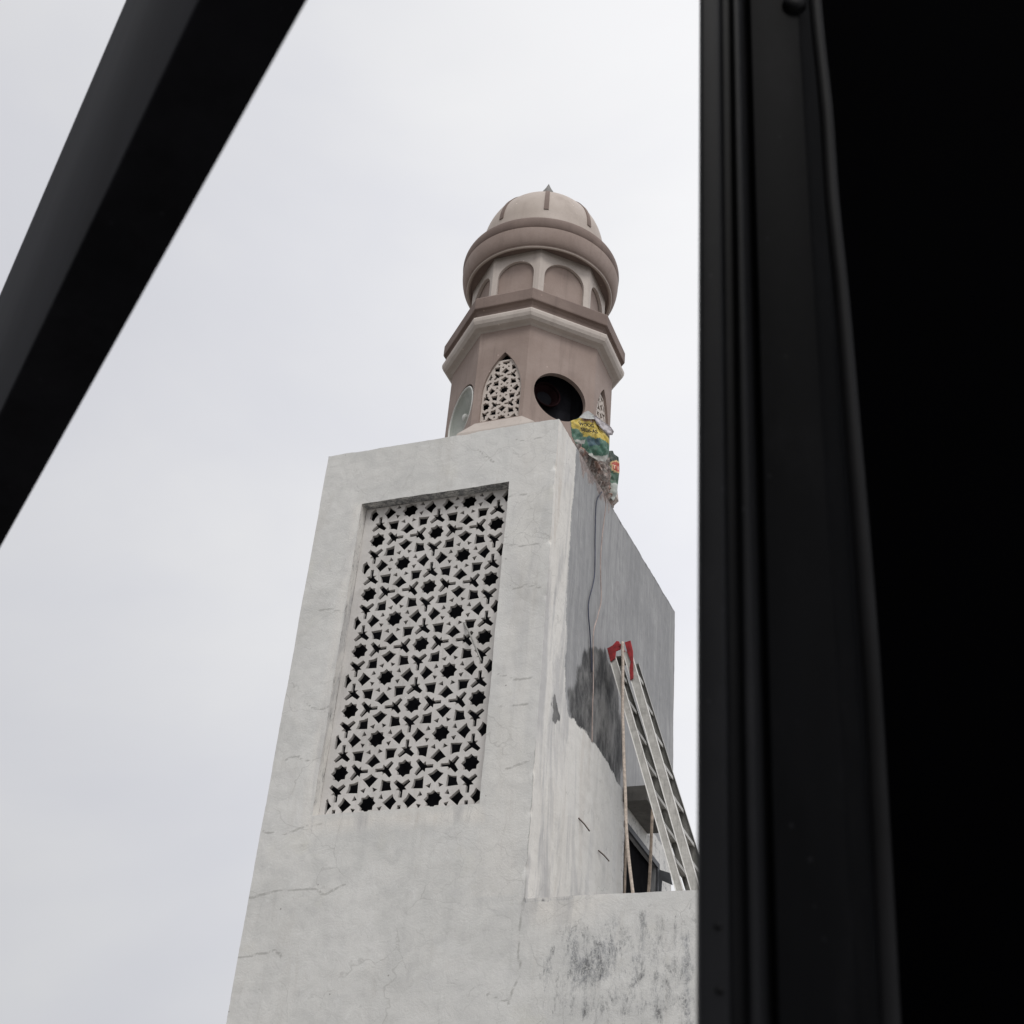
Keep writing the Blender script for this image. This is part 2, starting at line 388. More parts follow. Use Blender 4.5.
t.links.new(skc, bg.inputs[0]); bg.inputs[1].default_value = .118
ld = bpy.data.lights.new('sun', 'SUN'); ld.energy = 1.3; ld.angle = radians(22); ld.color = (1, .975, .94)
lo = bpy.data.objects.new('sun', ld); COL.objects.link(lo)
lo.rotation_euler = (-sdir).to_track_quat('-Z', 'Y').to_euler(); lo.location = (12, -14, 20)

# ------------------------------------------------------------------ ground
g = mesh_obj('ground', [(-400,-400,0),(400,-400,0),(400,400,0),(-400,400,0)], [(0,1,2,3)], M_SOIL); struct(g)

# ------------------------------------------------------------------ wall skins with wear masks
def sd_poly(p, poly):
    """signed distance, negative inside"""
    d = 1e9; ins = False; n_ = len(poly)
    for i in range(n_):
        a = poly[i]; b = poly[(i+1) % n_]
        ex, ey = b[0]-a[0], b[1]-a[1]; wx, wy = p[0]-a[0], p[1]-a[1]
        k = max(0, min(1, (wx*ex+wy*ey)/(ex*ex+ey*ey+1e-12)))
        d = min(d, (wx-ex*k)**2+(wy-ey*k)**2)
        if (a[1] > p[1]) != (b[1] > p[1]) and p[0] < (b[0]-a[0])*(p[1]-a[1])/(b[1]-a[1])+a[0]: ins = not ins
    return -sqrt(d) if ins else sqrt(d)
def seg_d(p, pl):
    d = 1e9
    for a, b in zip(pl, pl[1:]):
        ex, ey = b[0]-a[0], b[1]-a[1]; wx, wy = p[0]-a[0], p[1]-a[1]
        k = max(0, min(1, (wx*ex+wy*ey)/(ex*ex+ey*ey+1e-12)))
        d = min(d, (wx-ex*k)**2+(wy-ey*k)**2)
    return sqrt(d)
def soft(d, w_): return max(0.0, min(1.0, .5 - d/(2*w_)))
def P0(pts): return [tuple(on(x, y, 0, 0)[1:]) for x, y in pts]      # photo points read on the side wall (Y,z)
def PF(pts):                                                        # photo points read on the front wall (X,z)
    r = []
    for x, y in pts:
        q = on(x, y, 1, 0); r.append((q.x, q.z))
    return r

BARE = [(.66,13),(.64,11.2),(.60,10.4),(.63,9.6),(.70,9.0),(.75,8.47),(.92,8.22),(1.4,8.30),(2.02,8.33),(2.6,8.26),(2.95,8.20),(5.6,8.20),(5.6,13)]
DAMP = P0([(584,648),(606,648),(611,664),(617,690),(623,715),(622,760),(619,783),(600,752),(580,728),(570,714),(566,690),(575,672),(580,660)])
BRICKP = [(.60,11.9),(.70,11.60),(.85,11.53),(1.15,11.47),(1.45,11.53),(1.75,11.50),(1.98,11.62),(2.1,12.2),(.6,12.2)]
HOLE_W = P0([(554,692),(559,700),(560,716),(556,730),(552,722),(551,705)])
def wear_side(y, z):
    p = (y, z)
    R = soft(sd_poly(p, BARE)+.04*noise.noise(Vector((y*5, z*3.5, 4))), .07) if z > 7.9 else 0
    if z < 8.3: R = max(R, .30*min(1, max(0, (y-.9)/1.2)))
    if y > 2.95 and z <= 8.2: R = .42
    dq = sd_poly(p, DAMP) + .16*noise.noise(Vector((y*2.6, z*1.7, 5))) + .07*noise.noise(Vector((y*8, z*5, 1))) if 7.9 < z < 10.2 else 9
    G = 1.05*soft(dq, .16 if y < 1.5 else .07)
    if z < 8.40 and 1.0 < y < 2.85: G = max(G, .9)
    B = .95*soft(sd_poly(p, BRICKP)+.16*noise.noise(Vector((y*5, z*2.2, 7)))+.07*noise.noise(Vector((y*14, z*8, 7))), .16) if z > 10.8 else 0
    # dark top edge of the sloping wall, darker at far corner
    top = 11.6+.058*y
    G = max(G, .62*soft(top-z-.05, .06) if y > 2.0 else 0)
    G = max(G, .50*soft(abs(y-5.17)-.10, .12) if z > 10.6 else 0)
    if z < 9: G = max(G, 2.0*soft(sd_poly(p, HOLE_W)+.01+.10*noise.noise(Vector((y*13, z*8, 2))), .07))
    A = .30*max(0, soft(seg_d(p, [(.58,11.5),(.60,10.4),(.62,9.4),(.70,8.5)])-.02, .08))
    K = .9*soft(seg_d(p, [(1.37,5.9),(1.38,7.2),(1.33,7.9)])-.010, .022) if z < 8.1 and y < 1.7 else 0
    W = 1.0 - (.75*min(1, max(0, (y-.8)/1.5)) if z < 8.5 else 0)
    if z < 0: A = max(A, .95*soft(sd_poly(p, HOLE_W)-.01+.05*noise.noise(Vector((y*19, z*12, 4))), .06))
    return (R, G, B), (A, W, K)
CRACKS_F = [[(525,897),(518,935),(519,975),(508,1005)],[(525,897),(530,830),(537,740)],
            [(236,958),(262,954),(275,950),(282,958)],[(262,832),(285,834),(306,826)],[(306,826),(330,824)],
            [(487,995),(510,1003)],[(248,898),(280,890),(312,888),(325,894),(345,884)]]
CRACKS_F += [[(502,545),(511,544),(520,546),(540,543)],[(513,589),(524,586),(541,588)],[(497.7,674),(508,676),(519,679),(532,677)],[(498,705.5),(510,705),(519,705.5),(529,703)],[(506,769),(513,767),(519,763.5),(528,762)],[(469,450),(478,449),(485,456),(492,459),(494,463)],[(516,440),(528,441),(542,437)],[(318,612),(326,609),(340,611)],[(306,704),(314,708),(321,709),(330,706)],[(286,759),(296,757),(310,762)],[(505,497),(520,494),(531,497)]]
CRACKS_F = [PF(c) for c in CRACKS_F]
SWIRL = PF([(470,990),(480,984),(490,990),(487,1003),(474,1004),(469,996),(470,990)])
ALG = [PF(c) for c in [[(563,924),(585,922),(586,946),(600,930),(622,928),(625,950),(618,985),(590,990),(568,992),(561,960)],
                       [(640,914),(647,914),(648,952),(640,950)],[(652,952),(660,955),(660,1024),(650,1024)],
                       [(679,934),(691,934),(695,1030),(684,1030)],[(543,958),(552,950),(552,1030),(546,1030)],[(581,1000),(588,1000),(586,1018),(580,1016)],[(608,914),(624,912),(622,934),(610,930)],[(626,950),(645,948),(640,1000),(628,1010)],[(664,955),(676,950),(678,1000),(666,1010)]]]
ALGBIG = PF([(555,915),(700,905),(700,1030),(540,1030)])
ALG_W = [.66,.98,.85,1.0,.9,.9,.74,.72,.62]
def wear_front(x, z):
    p = (x, z); K = 0
    for c in CRACKS_F:
        if min(q[1] for q in c)-.1 < z < max(q[1] for q in c)+.1:
            wob = .02*noise.noise(Vector((x*11, z*11, 3)))
            K = max(K, soft(seg_d((x+wob, z+wob), c)-.016, .018))
    if z < 6.5:
        K = max(K, .9*soft(seg_d(p, SWIRL)-.012, .022))
    A = 0
    if z < 6.2 and x > -.1:
        for c, k in zip(ALG, ALG_W): A = max(A, k*soft(sd_poly(p, c), .10))
    # dirt line where tower meets parapet
    A = max(A, .75*soft(seg_d(p, [(-.02,5.93),(-.01,6.5)])-.01, .03))
    A = max(A, 1.0*soft(seg_d(p, [(-.02,5.90),(.45,5.895)])-.01, .04))
    if x > 0: A = max(A, .66*soft(abs(z-5.915)-.01, .03))
    if z < 6.2 and x > -.1: A = max(A, .47*soft(sd_poly(p, ALGBIG), .2))
    W = .85*soft(sd_poly(p, [(.0,5.95),(.9,5.95),(.75,5.75),(.45,5.62),(.1,5.70)]), .12)
    W = max(W, .9*soft(max(abs(x+1.49)-.98, abs(z-6.80)-.07)+.05*noise.noise(Vector((x*6,z*6,0))), .08))
    W = max(W, .8*soft(max(abs(x+2.47)-.05, abs(z-8.8)-2.0), .06))
    if 5.9 < z < 6.9 and -2.4 < x < -.5: A = max(A, .22*(z-5.9)*max(0, noise.noise(Vector((x*9, z*.5, 2)))*1.6))
    W = max(W, .35*soft(abs(x+.28)-.22, .12) if 5.95 < z < 11.6 else 0)
    # soot under the coping
    return (0, 0, 0), (A, W, K)
PZ_ = 5.92
def jitter(p):
    if -.05 < p.x and p.x < .05 and p.y < .05 and p.z > 4:
        c_ = max(0, noise.noise(Vector((p.z*7, 3, 1)))-.10)*.05 + max(0, noise.noise(Vector((p.z*23, 9, 1))))*.012
        if abs(p.x) < .015 and p.y < .015 and p.z > PZ_: p = p + Vector((-c_, c_, 0))
    if p.z > 11.59 and (p.y < .01 or p.x > -.01):
        p = p - Vector((0, 0, max(0, noise.noise(p*3)-.15)*.03 + max(0, noise.noise(p*27)-.1)*.016))
    q = noise.noise_vector(p*1.7)*.007 + noise.noise_vector(p*9)*.0035 + noise.noise_vector(p*31)*.0016
    return p + q
class Skin:
    def __init__(s): s.v = []; s.f = []; s.a = []; s.b = []; s.key = {}
    def vert(s, p, wa, wb):
        k = (round(p.x, 4), round(p.y, 4), round(p.z, 4), wa, wb)
        if k in s.key: return s.key[k]
        s.v.append(jitter(p)); s.a.append(wa); s.b.append(wb); s.key[k] = len(s.v)-1; return len(s.v)-1
    def grid(s, us, vs, fn, wear, skip=None, flip=False):
        idx = [[s.vert(fn(u, v), *wear(u, v)) for v in vs] for u in us]
        for i in range(len(us)-1):
            for j in range(len(vs)-1):
                if skip and skip((us[i]+us[i+1])/2, (vs[j]+vs[j+1])/2): continue
                q = (idx[i][j], idx[i+1][j], idx[i+1][j+1], idx[i][j+1])
                s.f.append(q[::-1] if flip else q)
    def build(s, name, mat, parent):
        o = mesh_obj(name, s.v, s.f, mat, parent, smooth=True)
        for nm, dat in (('wear', s.a), ('wear_b', s.b)):
            at = o.data.color_attributes.new(nm, 'FLOAT_COLOR', 'POINT')
            at.data.foreach_set('color', [c for x in dat for c in (x[0], x[1], x[2], 1.0)])
        o.data.set_sharp_from_angle(angle=radians(50)); return o
def steps(a, b, d, extra=()):
    n_ = max(1, round((b-a)/d)); s_ = {round(a+(b-a)*i/n_, 4) for i in range(n_+1)}
    for e in extra:
        s_ = {x for x in s_ if abs(x-e) > d*.45 or x in (round(a,4), round(b,4))}; s_.add(round(e, 4))
    return sorted(s_)

TOPZ, DEPTH, WID = 11.60, 5.17, 3.0
GX0, GX1, GZ0, GZ1, GD = -2.426, -.555, 6.903, 10.80, .13
def topz(y): return TOPZ + .058*y
tower = thing('tower', 'tall white plaster tower with star grille in front and bare grey cement side', 'tower')
sk = Skin()
zs_low = [0, 1, 2, 3, 4, 4.6]
zs = zs_low + steps(4.62, TOPZ, .03, (5.92, GZ0, GZ1))
xs = steps(-WID, 0, .03, (GX0, GX1))
none3 = (0, 0, 0)
sk.grid(xs, zs, lambda x, z: Vector((x, 0, z)), wear_front, lambda x, z: GX0 < x < GX1 and GZ0 < z < GZ1)
# reveals of the grille opening
rz = steps(GZ0, GZ1, .03); rx = steps(GX0, GX1, .03); rd = [0, .04, .09, GD+.05]
wr = lambda u, v: ((0, .30+.25*noise.noise(Vector((u*20, v*3, 1))), 0), (.42, 1.0, 0)); wt = lambda u, v: ((.50, .42, 0), (.60, .35, 0))  # wt: soffit shade painted in through the wear masks
sk.grid(rd, rz, lambda y, z: Vector((GX0, y, z)), wr, flip=True)
sk.grid(rd, rz, lambda y, z: Vector((GX1, y, z)), wr)
sk.grid(rd, rx, lambda y, x: Vector((x, y, GZ1)), wt)
sk.grid(rd, rx, lambda y, x: Vector((x, y, GZ0)), wr, flip=True)
# side wall with stair doorway
DY0, DY1, DZ0, DZ1 = 3.06, 4.42, 5.30, 7.82
ys = steps(0, DEPTH, .03, (2.95, DY0, DY1))
nzs = len(zs)
def side_pt(y, z):
    zz = z if z < 10.5 else 10.5 + (z-10.5)*(topz(y)-10.5)/(TOPZ-10.5)
    return Vector((0, y, zz))
def side_wear(y, z):
    q = side_pt(y, z); return wear_side(y, q.z)
sk.grid(ys, zs, side_pt, side_wear, lambda y, z: DY0 < y < DY1 and DZ0 < z < DZ1)
dz = steps(DZ0, DZ1, .06); dd_ = [0, -.03, -.06]; dy = steps(DY0, DY1, .06)
wc = lambda u, v: ((1, 0, 0), none3)
sk.grid(dd_, dz, lambda x, z: Vector((x, DY0, z)), wc)
sk.grid(dd_, dz, lambda x, z: Vector((x, DY1, z)), wc, flip=True)
sk.grid(dd_, dy, lambda x, y: Vector((x, y, DZ1)), wc)
# left, back, coping
zl = [0, 2, 4] + steps(5, TOPZ, .15)
wl = lambda u, v: (none3, none3)
yl = steps(0, DEPTH, .15)
sk.grid(yl, zl, lambda y, z: Vector((-WID, y, z if z < 10.5 else 10.5+(z-10.5)*(topz(y)-10.5)/(TOPZ-10.5))), wl, flip=True)
sk.grid(steps(-WID, 0, .15), zl, lambda x, z: Vector((x, DEPTH, z if z < 10.5 else 10.5+(z-10.5)*(topz(DEPTH)-10.5)/(TOPZ-10.5))), wl, flip=True)
TH = .16
wtop = lambda u, v: ((.4, .45, 0), none3)
sk.grid(steps(-WID, 0, .03), [0, .05, .10, TH], lambda x, y: Vector((x, y, topz(y))), wtop)
sk.grid([-TH, -.1, -.05, 0], [y for y in ys if y >= TH], lambda x, y: Vector((x, y, topz(y))), wtop)
sk.grid([-WID, -WID+TH], [y for y in yl if y >= TH-.02], lambda x, y: Vector((x, y, topz(y))), wtop)
sk.grid(steps(-WID, 0, .15), [DEPTH-TH, DEPTH], lambda x, y: Vector((x, y, topz(y)+.002)), wtop)
wall_o = sk.build('wall', M_WALL, tower)
bm = bmesh.new()                                      # inner faces of the parapet upstand and roof slab
add_box(bm, (-WID+TH, TH, 11.12), (-TH, DEPTH-TH, 11.30))
bm_obj('roof_slab', bm, M_CONC, tower)
bm = bmesh.new()
for lo_, hi_ in (((-WID+.02, GD+.06, 4), (-.27, GD+.08, 11.1)),):
    pass
# near-black sheet added behind the grille to stand for interior shade
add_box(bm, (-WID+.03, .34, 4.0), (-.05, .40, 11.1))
bm_obj('grille_shade_sheet', bm, M_INNER_SHADE, tower)
bm = bmesh.new(); add_box(bm, (-.090, 1.72, 4.9), (-.062, DEPTH-.05, 8.4)); bm_obj('doorway_shade_sheet', bm, M_DOOR_SHADE, tower)  # black sheet added just behind the doorway in place of its shade

# ------------------------------------------------------------------ star grille
def star_poly(c, R1, r1, k=8, a0=0.0):
    return [(c[0]+(R1 if i % 2 == 0 else r1)*cos(a0+pi*i/k), c[1]+(R1 if i % 2 == 0 else r1)*sin(a0+pi*i/k)) for i in range(2*k)]
def place(poly, c, ang):
    ca, sa = cos(ang), sin(ang)
    return [(c[0]+x*ca-y*sa, c[1]+x*sa+y*ca) for x, y in poly]
KITE = [(.240,0),(.378,.122),(.403,.058),(.452,0),(.403,-.058),(.378,-.122)]
TRI = [(.178,0),(.244,.045),(.244,-.045)]
Yh = .0275
YSH = [(.445,-Yh),(.445,Yh),(.332,Yh),(.328,.084),(.290,.050),(.212,.130),(.170,.092),(.232,.0),(.170,-.092),(.212,-.130),(.290,-.050),(.328,-.084),(.332,-Yh)]
def girih(a, ox, oz, rect_, extra_clip=None, aff=None):
    """openings of the star-and-kite lattice; A stars at (ox+i*a, oz+j*a), B stars offset by half"""
    x0, x1, z0, z1 = rect_; holes = []
    cl_ = [(-1,0,-x0),(1,0,x1),(0,-1,-z0),(0,1,z1)]
    ni = range(int((x0-ox)/a)-2, int((x1-ox)/a)+3); nj = range(int((z0-oz)/a)-2, int((z1-oz)/a)+3)
    if aff: ni = range(-3, 5); nj = range(-3, 9)
    for i in ni:
        for j in nj:
            c = (ox+i*a, oz+j*a); cb = (c[0]+a/2, c[1]+a/2); H = []
            H.append(star_poly(c, .138*a, .106*a)); H.append(star_poly(cb, .138*a, .106*a))
            for k in range(8):
                an = k*pi/4
                H.append(place([(x*a, y*a) for x, y in KITE], c, an))
                H.append(place([(x*a, y*a) for x, y in TRI], c, an+pi/8))
            for k in range(4): H.append(place([(x*a, y*a) for x, y in YSH], cb, k*pi/2))
            for h in H:
                if aff: h = [aff(p) for p in h]
                q = clip_poly(h, cl_)
                if q and aff and abs(area2(q)) < .20*abs(area2(h)): q = []
                if q and extra_clip: q = extra_clip(q)
                if q: holes.append(q)
    return holes
MF = Matrix(((1,0,0,0),(0,0,-1,GD),(0,1,0,0),(0,0,0,1)))        # local xy -> world xz, front face (local +z) -> -Y
# the cast panels sit very slightly out of plumb in their frame
holes = girih(1.0, 0, 0, (-2.36, -.606, 6.925, 10.790), None, lambda p: (-1.879+.747*p[0]+.0075*p[1], 7.045+.7312*p[1]))
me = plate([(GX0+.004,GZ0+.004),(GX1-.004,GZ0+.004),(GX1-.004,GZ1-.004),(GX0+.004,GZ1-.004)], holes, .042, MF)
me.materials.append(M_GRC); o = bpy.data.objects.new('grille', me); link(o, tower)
# ------------------------------------------------------------------ rooftop canopy above the stair door, folding door leaf
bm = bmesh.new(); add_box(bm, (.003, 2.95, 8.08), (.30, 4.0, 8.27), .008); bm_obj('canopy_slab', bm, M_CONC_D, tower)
bm = bmesh.new(); add_box(bm, (.003, 3.02, 7.80), (.03, 4.5, 7.87)); add_box(bm, (.003, DY1, 5.3), (.03, DY1+.07, 7.795))
bm_obj('door_frame', bm, M_PANEL, tower)
tag(tower, 'tall white plaster tower with star grille in front and bare grey cement side', 'tower')
# short rods sticking out of the side wall, and the stick in the grille
for i, (a, b_) in enumerate([((578.5,818),(589.5,831)), ((598.5,850.5),(609,861))]):
    p = on(*a, 0, .004); q = on(*b_, 0, .06)
    bm = bmesh.new(); tube(bm, [p, (p+q)/2+Vector((.004,0,.004)), q], .0075, 6)
    tag(bm_obj('rusty_rod', bm, M_ROD, None, True), ['short rusty rod stuck in the pale side wall, the upper of two', 'short rusty rod stuck in the pale side wall, the lower one nearer the stair door'][i], 'rod', 'rods stuck in the side wall')
p = on(464, 622.5, 1, GD); q = on(481, 661, 1, -.05)
bm = bmesh.new(); tube(bm, smooth_path([p, (p*.5+q*.5)+Vector((0,-.01,.02)), q]), .011, 6)
tag(bm_obj('grey_stick', bm, M_ROD2, None, True), 'thin grey stick poking out of the star grille on its right side', 'stick')

# ------------------------------------------------------------------ terrace block
PZ = 5.92; FLZ = 5.22
terr = thing('terrace_building', 'lower flat-roofed plaster building whose blotched parapet runs right from the tower foot', 'building')
s2 = Skin()
zs2 = zs_low + steps(4.62, PZ, .03)
xs2 = steps(0, 3.2, .03) + [3.6, 4.2, 5, 6, 7, 8]
s2.grid(xs2, zs2, lambda x, z: Vector((x, 0, z)), wear_front)
PT = .14
s2.grid(steps(0, 3.2, .03)+[4, 6, 8], [0, .03, .07, .11, PT], lambda x, y: Vector((x, y, PZ)), lambda x, y: ((.3, .25, 0), (.4, .4, 0)))
s2.grid([0, 2, 4, 6, 8], [FLZ, PZ], lambda x, z: Vector((x, PT, z)), wl, flip=True)
s2.grid([0, 3, 6, 9], [0, 2, 4, PZ], lambda y, z: Vector((8, y, z)), wl)
s2.grid([PT, 3, 6, 9], [FLZ, PZ], lambda y, z: Vector((8-PT, y, z)), wl, flip=True)
s2.grid([8-PT, 8], [0, 3, 6, 9], lambda x, y: Vector((x, y, PZ-.003)), wl)
s2.grid([0, 2, 4, 6, 8], [0, 2, 4, PZ], lambda x, z: Vector((x, 9, z)), wl, flip=True)
s2.build('wall', M_WALL, terr)
bm = bmesh.new(); add_box(bm, (.02, PT-.02, FLZ-.15), (8-PT+.02, 8.98, FLZ)); bm_obj('terrace_floor', bm, M_CONC, terr)

# ------------------------------------------------------------------ minaret
MC = (-1.470, 2.58)
mina = thing('minaret', 'octagonal brown and cream minaret with a ribbed dome above the white tower', 'minaret')
BR, BB = 1.160, 18.5
dc = BR*cos(radians(BB)); dd = BR*cos(radians(45-BB))
hc = BR*sin(radians(BB)); hd = BR*sin(radians(45-BB))
def face_matrix(ang, dist):
    """local x = along face (right as seen from outside), local y = up, local z = outward"""
    a = radians(ang); nx, ny = cos(a), sin(a); tx, ty = -ny, nx
    return Matrix(((tx,0,nx,MC[0]+nx*dist),(ty,0,ny,MC[1]+ny*dist),(0,1,0,0),(0,0,0,1)))
ARX = .03
def arch_point(hw, zb, zs_, za, n_=10, cx=.03):
    """pointed arch opening"""
    H = za-zs_; Rr = (hw*hw+H*H)/(2*hw); pts = [(cx-hw, zb), (cx+hw, zb)]
    a_end = math.asin(min(1, H/Rr))
    for i in range(n_+1):
        a = a_end*i/n_; pts.append((cx+hw-Rr+Rr*cos(a), zs_+Rr*sin(a)))
    for i in range(n_-1, -1, -1):
        a = a_end*i/n_; pts.append((cx-(hw-Rr+Rr*cos(a)), zs_+Rr*sin(a)))
    return pts
def circ(cx, cz, r, n_=48): return [(cx+r*cos(2*pi*i/n_), cz+r*sin(2*pi*i/n_)) for i in range(n_)]
def join_meshes(name, mes, mat, parent):
    bm = bmesh.new()
    for m_ in mes: bm.from_mesh(m_); bpy.data.meshes.remove(m_)
    me = bpy.data.meshes.new(name); bm.to_mesh(me); bm.free(); me.materials.append(mat)
    return link(bpy.data.objects.new(name, me), parent)
ZB, ZT = 11.31, 14.60
AHW, AZB, AZS, AZA = .285, 12.97, 13.42, 14.13
ARCH = arch_point(AHW, AZB, AZS, AZA)
WT = .07
mes = []
for ang in (-180, -90, 0, 90):
    mes.append(plate([(-hc,ZB),(hc,ZB),(hc,ZT),(-hc,ZT)], [ARCH], WT, face_matrix(ang, dc)))
SEH = (.005, 13.48, .388); SWH = (.045, 13.43, .452)
for ang in (-135, -45, 45, 135):
    hl = {-45: [circ(*SEH)], -135: [circ(*SWH)]}.get(ang, [circ(0, 13.47, .39)])
    mes.append(plate([(-hd,ZB),(hd,ZB),(hd,ZT),(-hd,ZT)], hl, WT, face_matrix(ang, dd)))
join_meshes('wall', mes, M_BROWN, mina)
bm = bmesh.new(); oct_loft(bm, [(.80, 11.32), (.80, 14.55)], MC, 22.5); bm_obj('hole_shade_core', bm, M_INNER_SHADE, mina)  # near-black core added so the openings look unlit inside
# grilles in the pointed openings
def arch_clip(q):
    # trim polygons against the (inset) arch using its edges as half planes (arch is convex)
    A = arch_point(AHW-.022, AZB+.02, AZS, AZA-.03, 8); cl_ = []
    for i in range(len(A)):
        a = A[i]; b = A[(i+1) % len(A)]; ex, ey = b[0]-a[0], b[1]-a[1]
        if abs(ex)+abs(ey) < 1e-6: continue
        cl_.append((ey, -ex, ey*a[0]-ex*a[1]))
    return clip_poly(q, cl_)
GA = .497
gh = girih(GA, ARX+.02, 13.497, (-AHW+ARX, AHW+ARX, AZB, 13.99), arch_clip)
gout = clip_poly(arch_point(AHW+.01, AZB-.01, AZS, AZA, 10), [(0, 1, 14.015)])
for ang in (-90, 0, -180, 90):
    me = plate(gout, gh, .035, face_matrix(ang, dc-.035)); me.materials.append(M_GRC2)
    link(bpy.data.objects.new('arch_grille', me), mina)
# flared sills below the pointed openings
for ang in (-90, 0, 90, -180):
    Mx = face_matrix(ang, dc); V = []
    for hw_, z_, o_ in ((.335, 12.955, .004), (.545, 12.775, .075), (.60, 12.60, .085), (.60, 12.52, .004)):
        V += [Mx @ Vector((ARX-hw_, z_, o_)), Mx @ Vector((ARX+hw_, z_, o_))]
    for hw_, z_ in ((.60, 12.52), (.60, 12.60), (.335, 12.955)):
        V += [Mx @ Vector((ARX-hw_, z_, -.05)), Mx @ Vector((ARX+hw_, z_, -.05))]
    F = [(0,2,3,1),(2,4,5,3),(4,6,7,5),(6,8,9,7),(8,10,11,9),(10,12,13,11),(12,0,1,13),(0,12,10,4,2),(1,3,5,11,13),(4,10,8,6),(5,7,9,11)]
    mesh_obj('sill', V, F, M_CREAM, mina)
# cornice between body and drum
bm = bmesh.new()
oct_loft(bm, [(1.08,14.50),(1.165,14.545),(1.195,14.56),(1.265,14.575),(1.305,14.61),(1.325,14.655),(1.33,14.70),(1.325,14.725),(1.18,14.735)], MC, 18.8)
bm_obj('lower_moulding', bm, M_CREAM, mina)
bm = bmesh.new()
oct_loft(bm, [(1.17,14.736),(1.255,14.74),(1.255,14.84),(1.285,14.875),(1.325,14.885),(1.33,14.90),(1.33,15.07),(1.315,15.095),(1.18,15.10),(.98,15.12)], MC, 18.8)
bm_obj('fascia', bm, M_BROWN_D, mina)
# drum with arched niches
DRR, DB = 1.0, 21.3
bm = bmesh.new(); oct_loft(bm, [(DRR-.055, 15.10), (DRR-.055, 16.14)], MC, DB); bm_obj('drum_wall', bm, M_BROWN, mina)
def round_arch(hw, zb, zs_, n_=20): return [(-hw, zb), (hw, zb)] + [(hw*cos(pi*i/n_), zs_+hw*sin(pi*i/n_)) for i in range(n_+1)]
mes = []
for k, ang in enumerate((-180, -135, -90, -45, 0, 45, 90, 135)):
    bb = DB if k % 2 == 0 else 45-DB
    d_ = DRR*cos(radians(bb)); h_ = DRR*sin(radians(bb)); hw = h_-.085
    mes.append(plate([(-h_,15.11),(h_,15.11),(h_,16.135),(-h_,16.135)], [round_arch(hw, 15.16, 15.985-hw)], .045, face_matrix(ang, d_)))
join_meshes('arcade_frame', mes, M_CREAM, mina)
# round cornice
bm = bmesh.new()
lathe(bm, [(.80,16.139),(1.07,16.139),(1.075,16.10),(1.10,16.10),(1.10,16.13)], 128, MC); bm_obj('cornice_soffit', bm, M_BROWN_D, mina, True, 30)
bm = bmesh.new(); lathe(bm, [(1.060,16.092),(1.072,16.082),(1.092,16.082),(1.100,16.095),(1.098,16.108),(1.06,16.112)], 128, MC)
bm_obj('light_ring', bm, M_DOME, mina, True, 40)
bm = bmesh.new()
prof = [(1.04,16.113)] + [(1.085+.098*sin(a), 16.115+.285*(1-cos(a))) for a in [pi/2*i/14 for i in range(15)]] + [(1.145,16.405)]
lathe(bm, prof, 128, MC); bm_obj('cornice_bulge', bm, M_BROWN, mina, True, 40)
bm = bmesh.new()
prof = [(1.13,16.402),(1.165,16.404)] + [(1.140+.052*sin(a), 16.515-.112*cos(a)) for a in [pi*i/14 for i in range(1, 14)]] + [(1.12,16.625),(.93,16.64)]
lathe(bm, prof, 128, MC); bm_obj('cornice_rim', bm, M_BROWN_D, mina, True, 40)
# dome
DH = .965
dprof = [(.97,16.60),(.97,16.66),(.94,16.68),(.935,16.7)] + [(.935*cos(a), 17.0+DH*sin(a)) for a in [pi/2*i/28 for i in range(29)]]
dprof[-1] = (0, 17.0+DH)
bm = bmesh.new(); lathe(bm, dprof, 128, MC); bm_obj('dome', bm, M_DOME, mina, True, 40)
for k in range(8):
    a = radians(-67.5+45*k); V = []; F = []
    rad = Vector((cos(a), sin(a), 0)); tan_ = Vector((-sin(a), cos(a), 0)); c0 = Vector((MC[0], MC[1], 0)); nn = 20
    for i in range(nn+1):
        e = radians(1+(79-1)*i/nn)
        for side in (-1, 1):
            for off in (-.01, .012):
                wdt = .037*(1-.25*i/nn)
                V.append(c0 + rad*((.935+off)*cos(e)) + tan_*side*wdt + Vector((0,0,17.0+(DH+off)*sin(e))))
    for i in range(nn):
        q = i*4; r_ = q+4
        F += [(q+1,q+3,r_+3,r_+1),(q,q+1,r_+1,r_),(q+3,q+2,r_+2,r_+3)]
    F += [(0,2,3,1),(nn*4+1,nn*4+3,nn*4+2,nn*4)]
    mesh_obj('dome_rib', V, F, M_BROWN_D, mina)
bm = bmesh.new(); lathe(bm, [(0,17.93),(.17,17.93),(.175,18.0),(.14,18.06),(.13,18.16),(.115,18.26),(.095,18.33),(.05,18.42),(.022,18.49),(0,18.55)], 32, MC)
bm_obj('finial', bm, M_FIN, mina, True, 50)
rebase(mina, (MC[0], MC[1], 11.31))

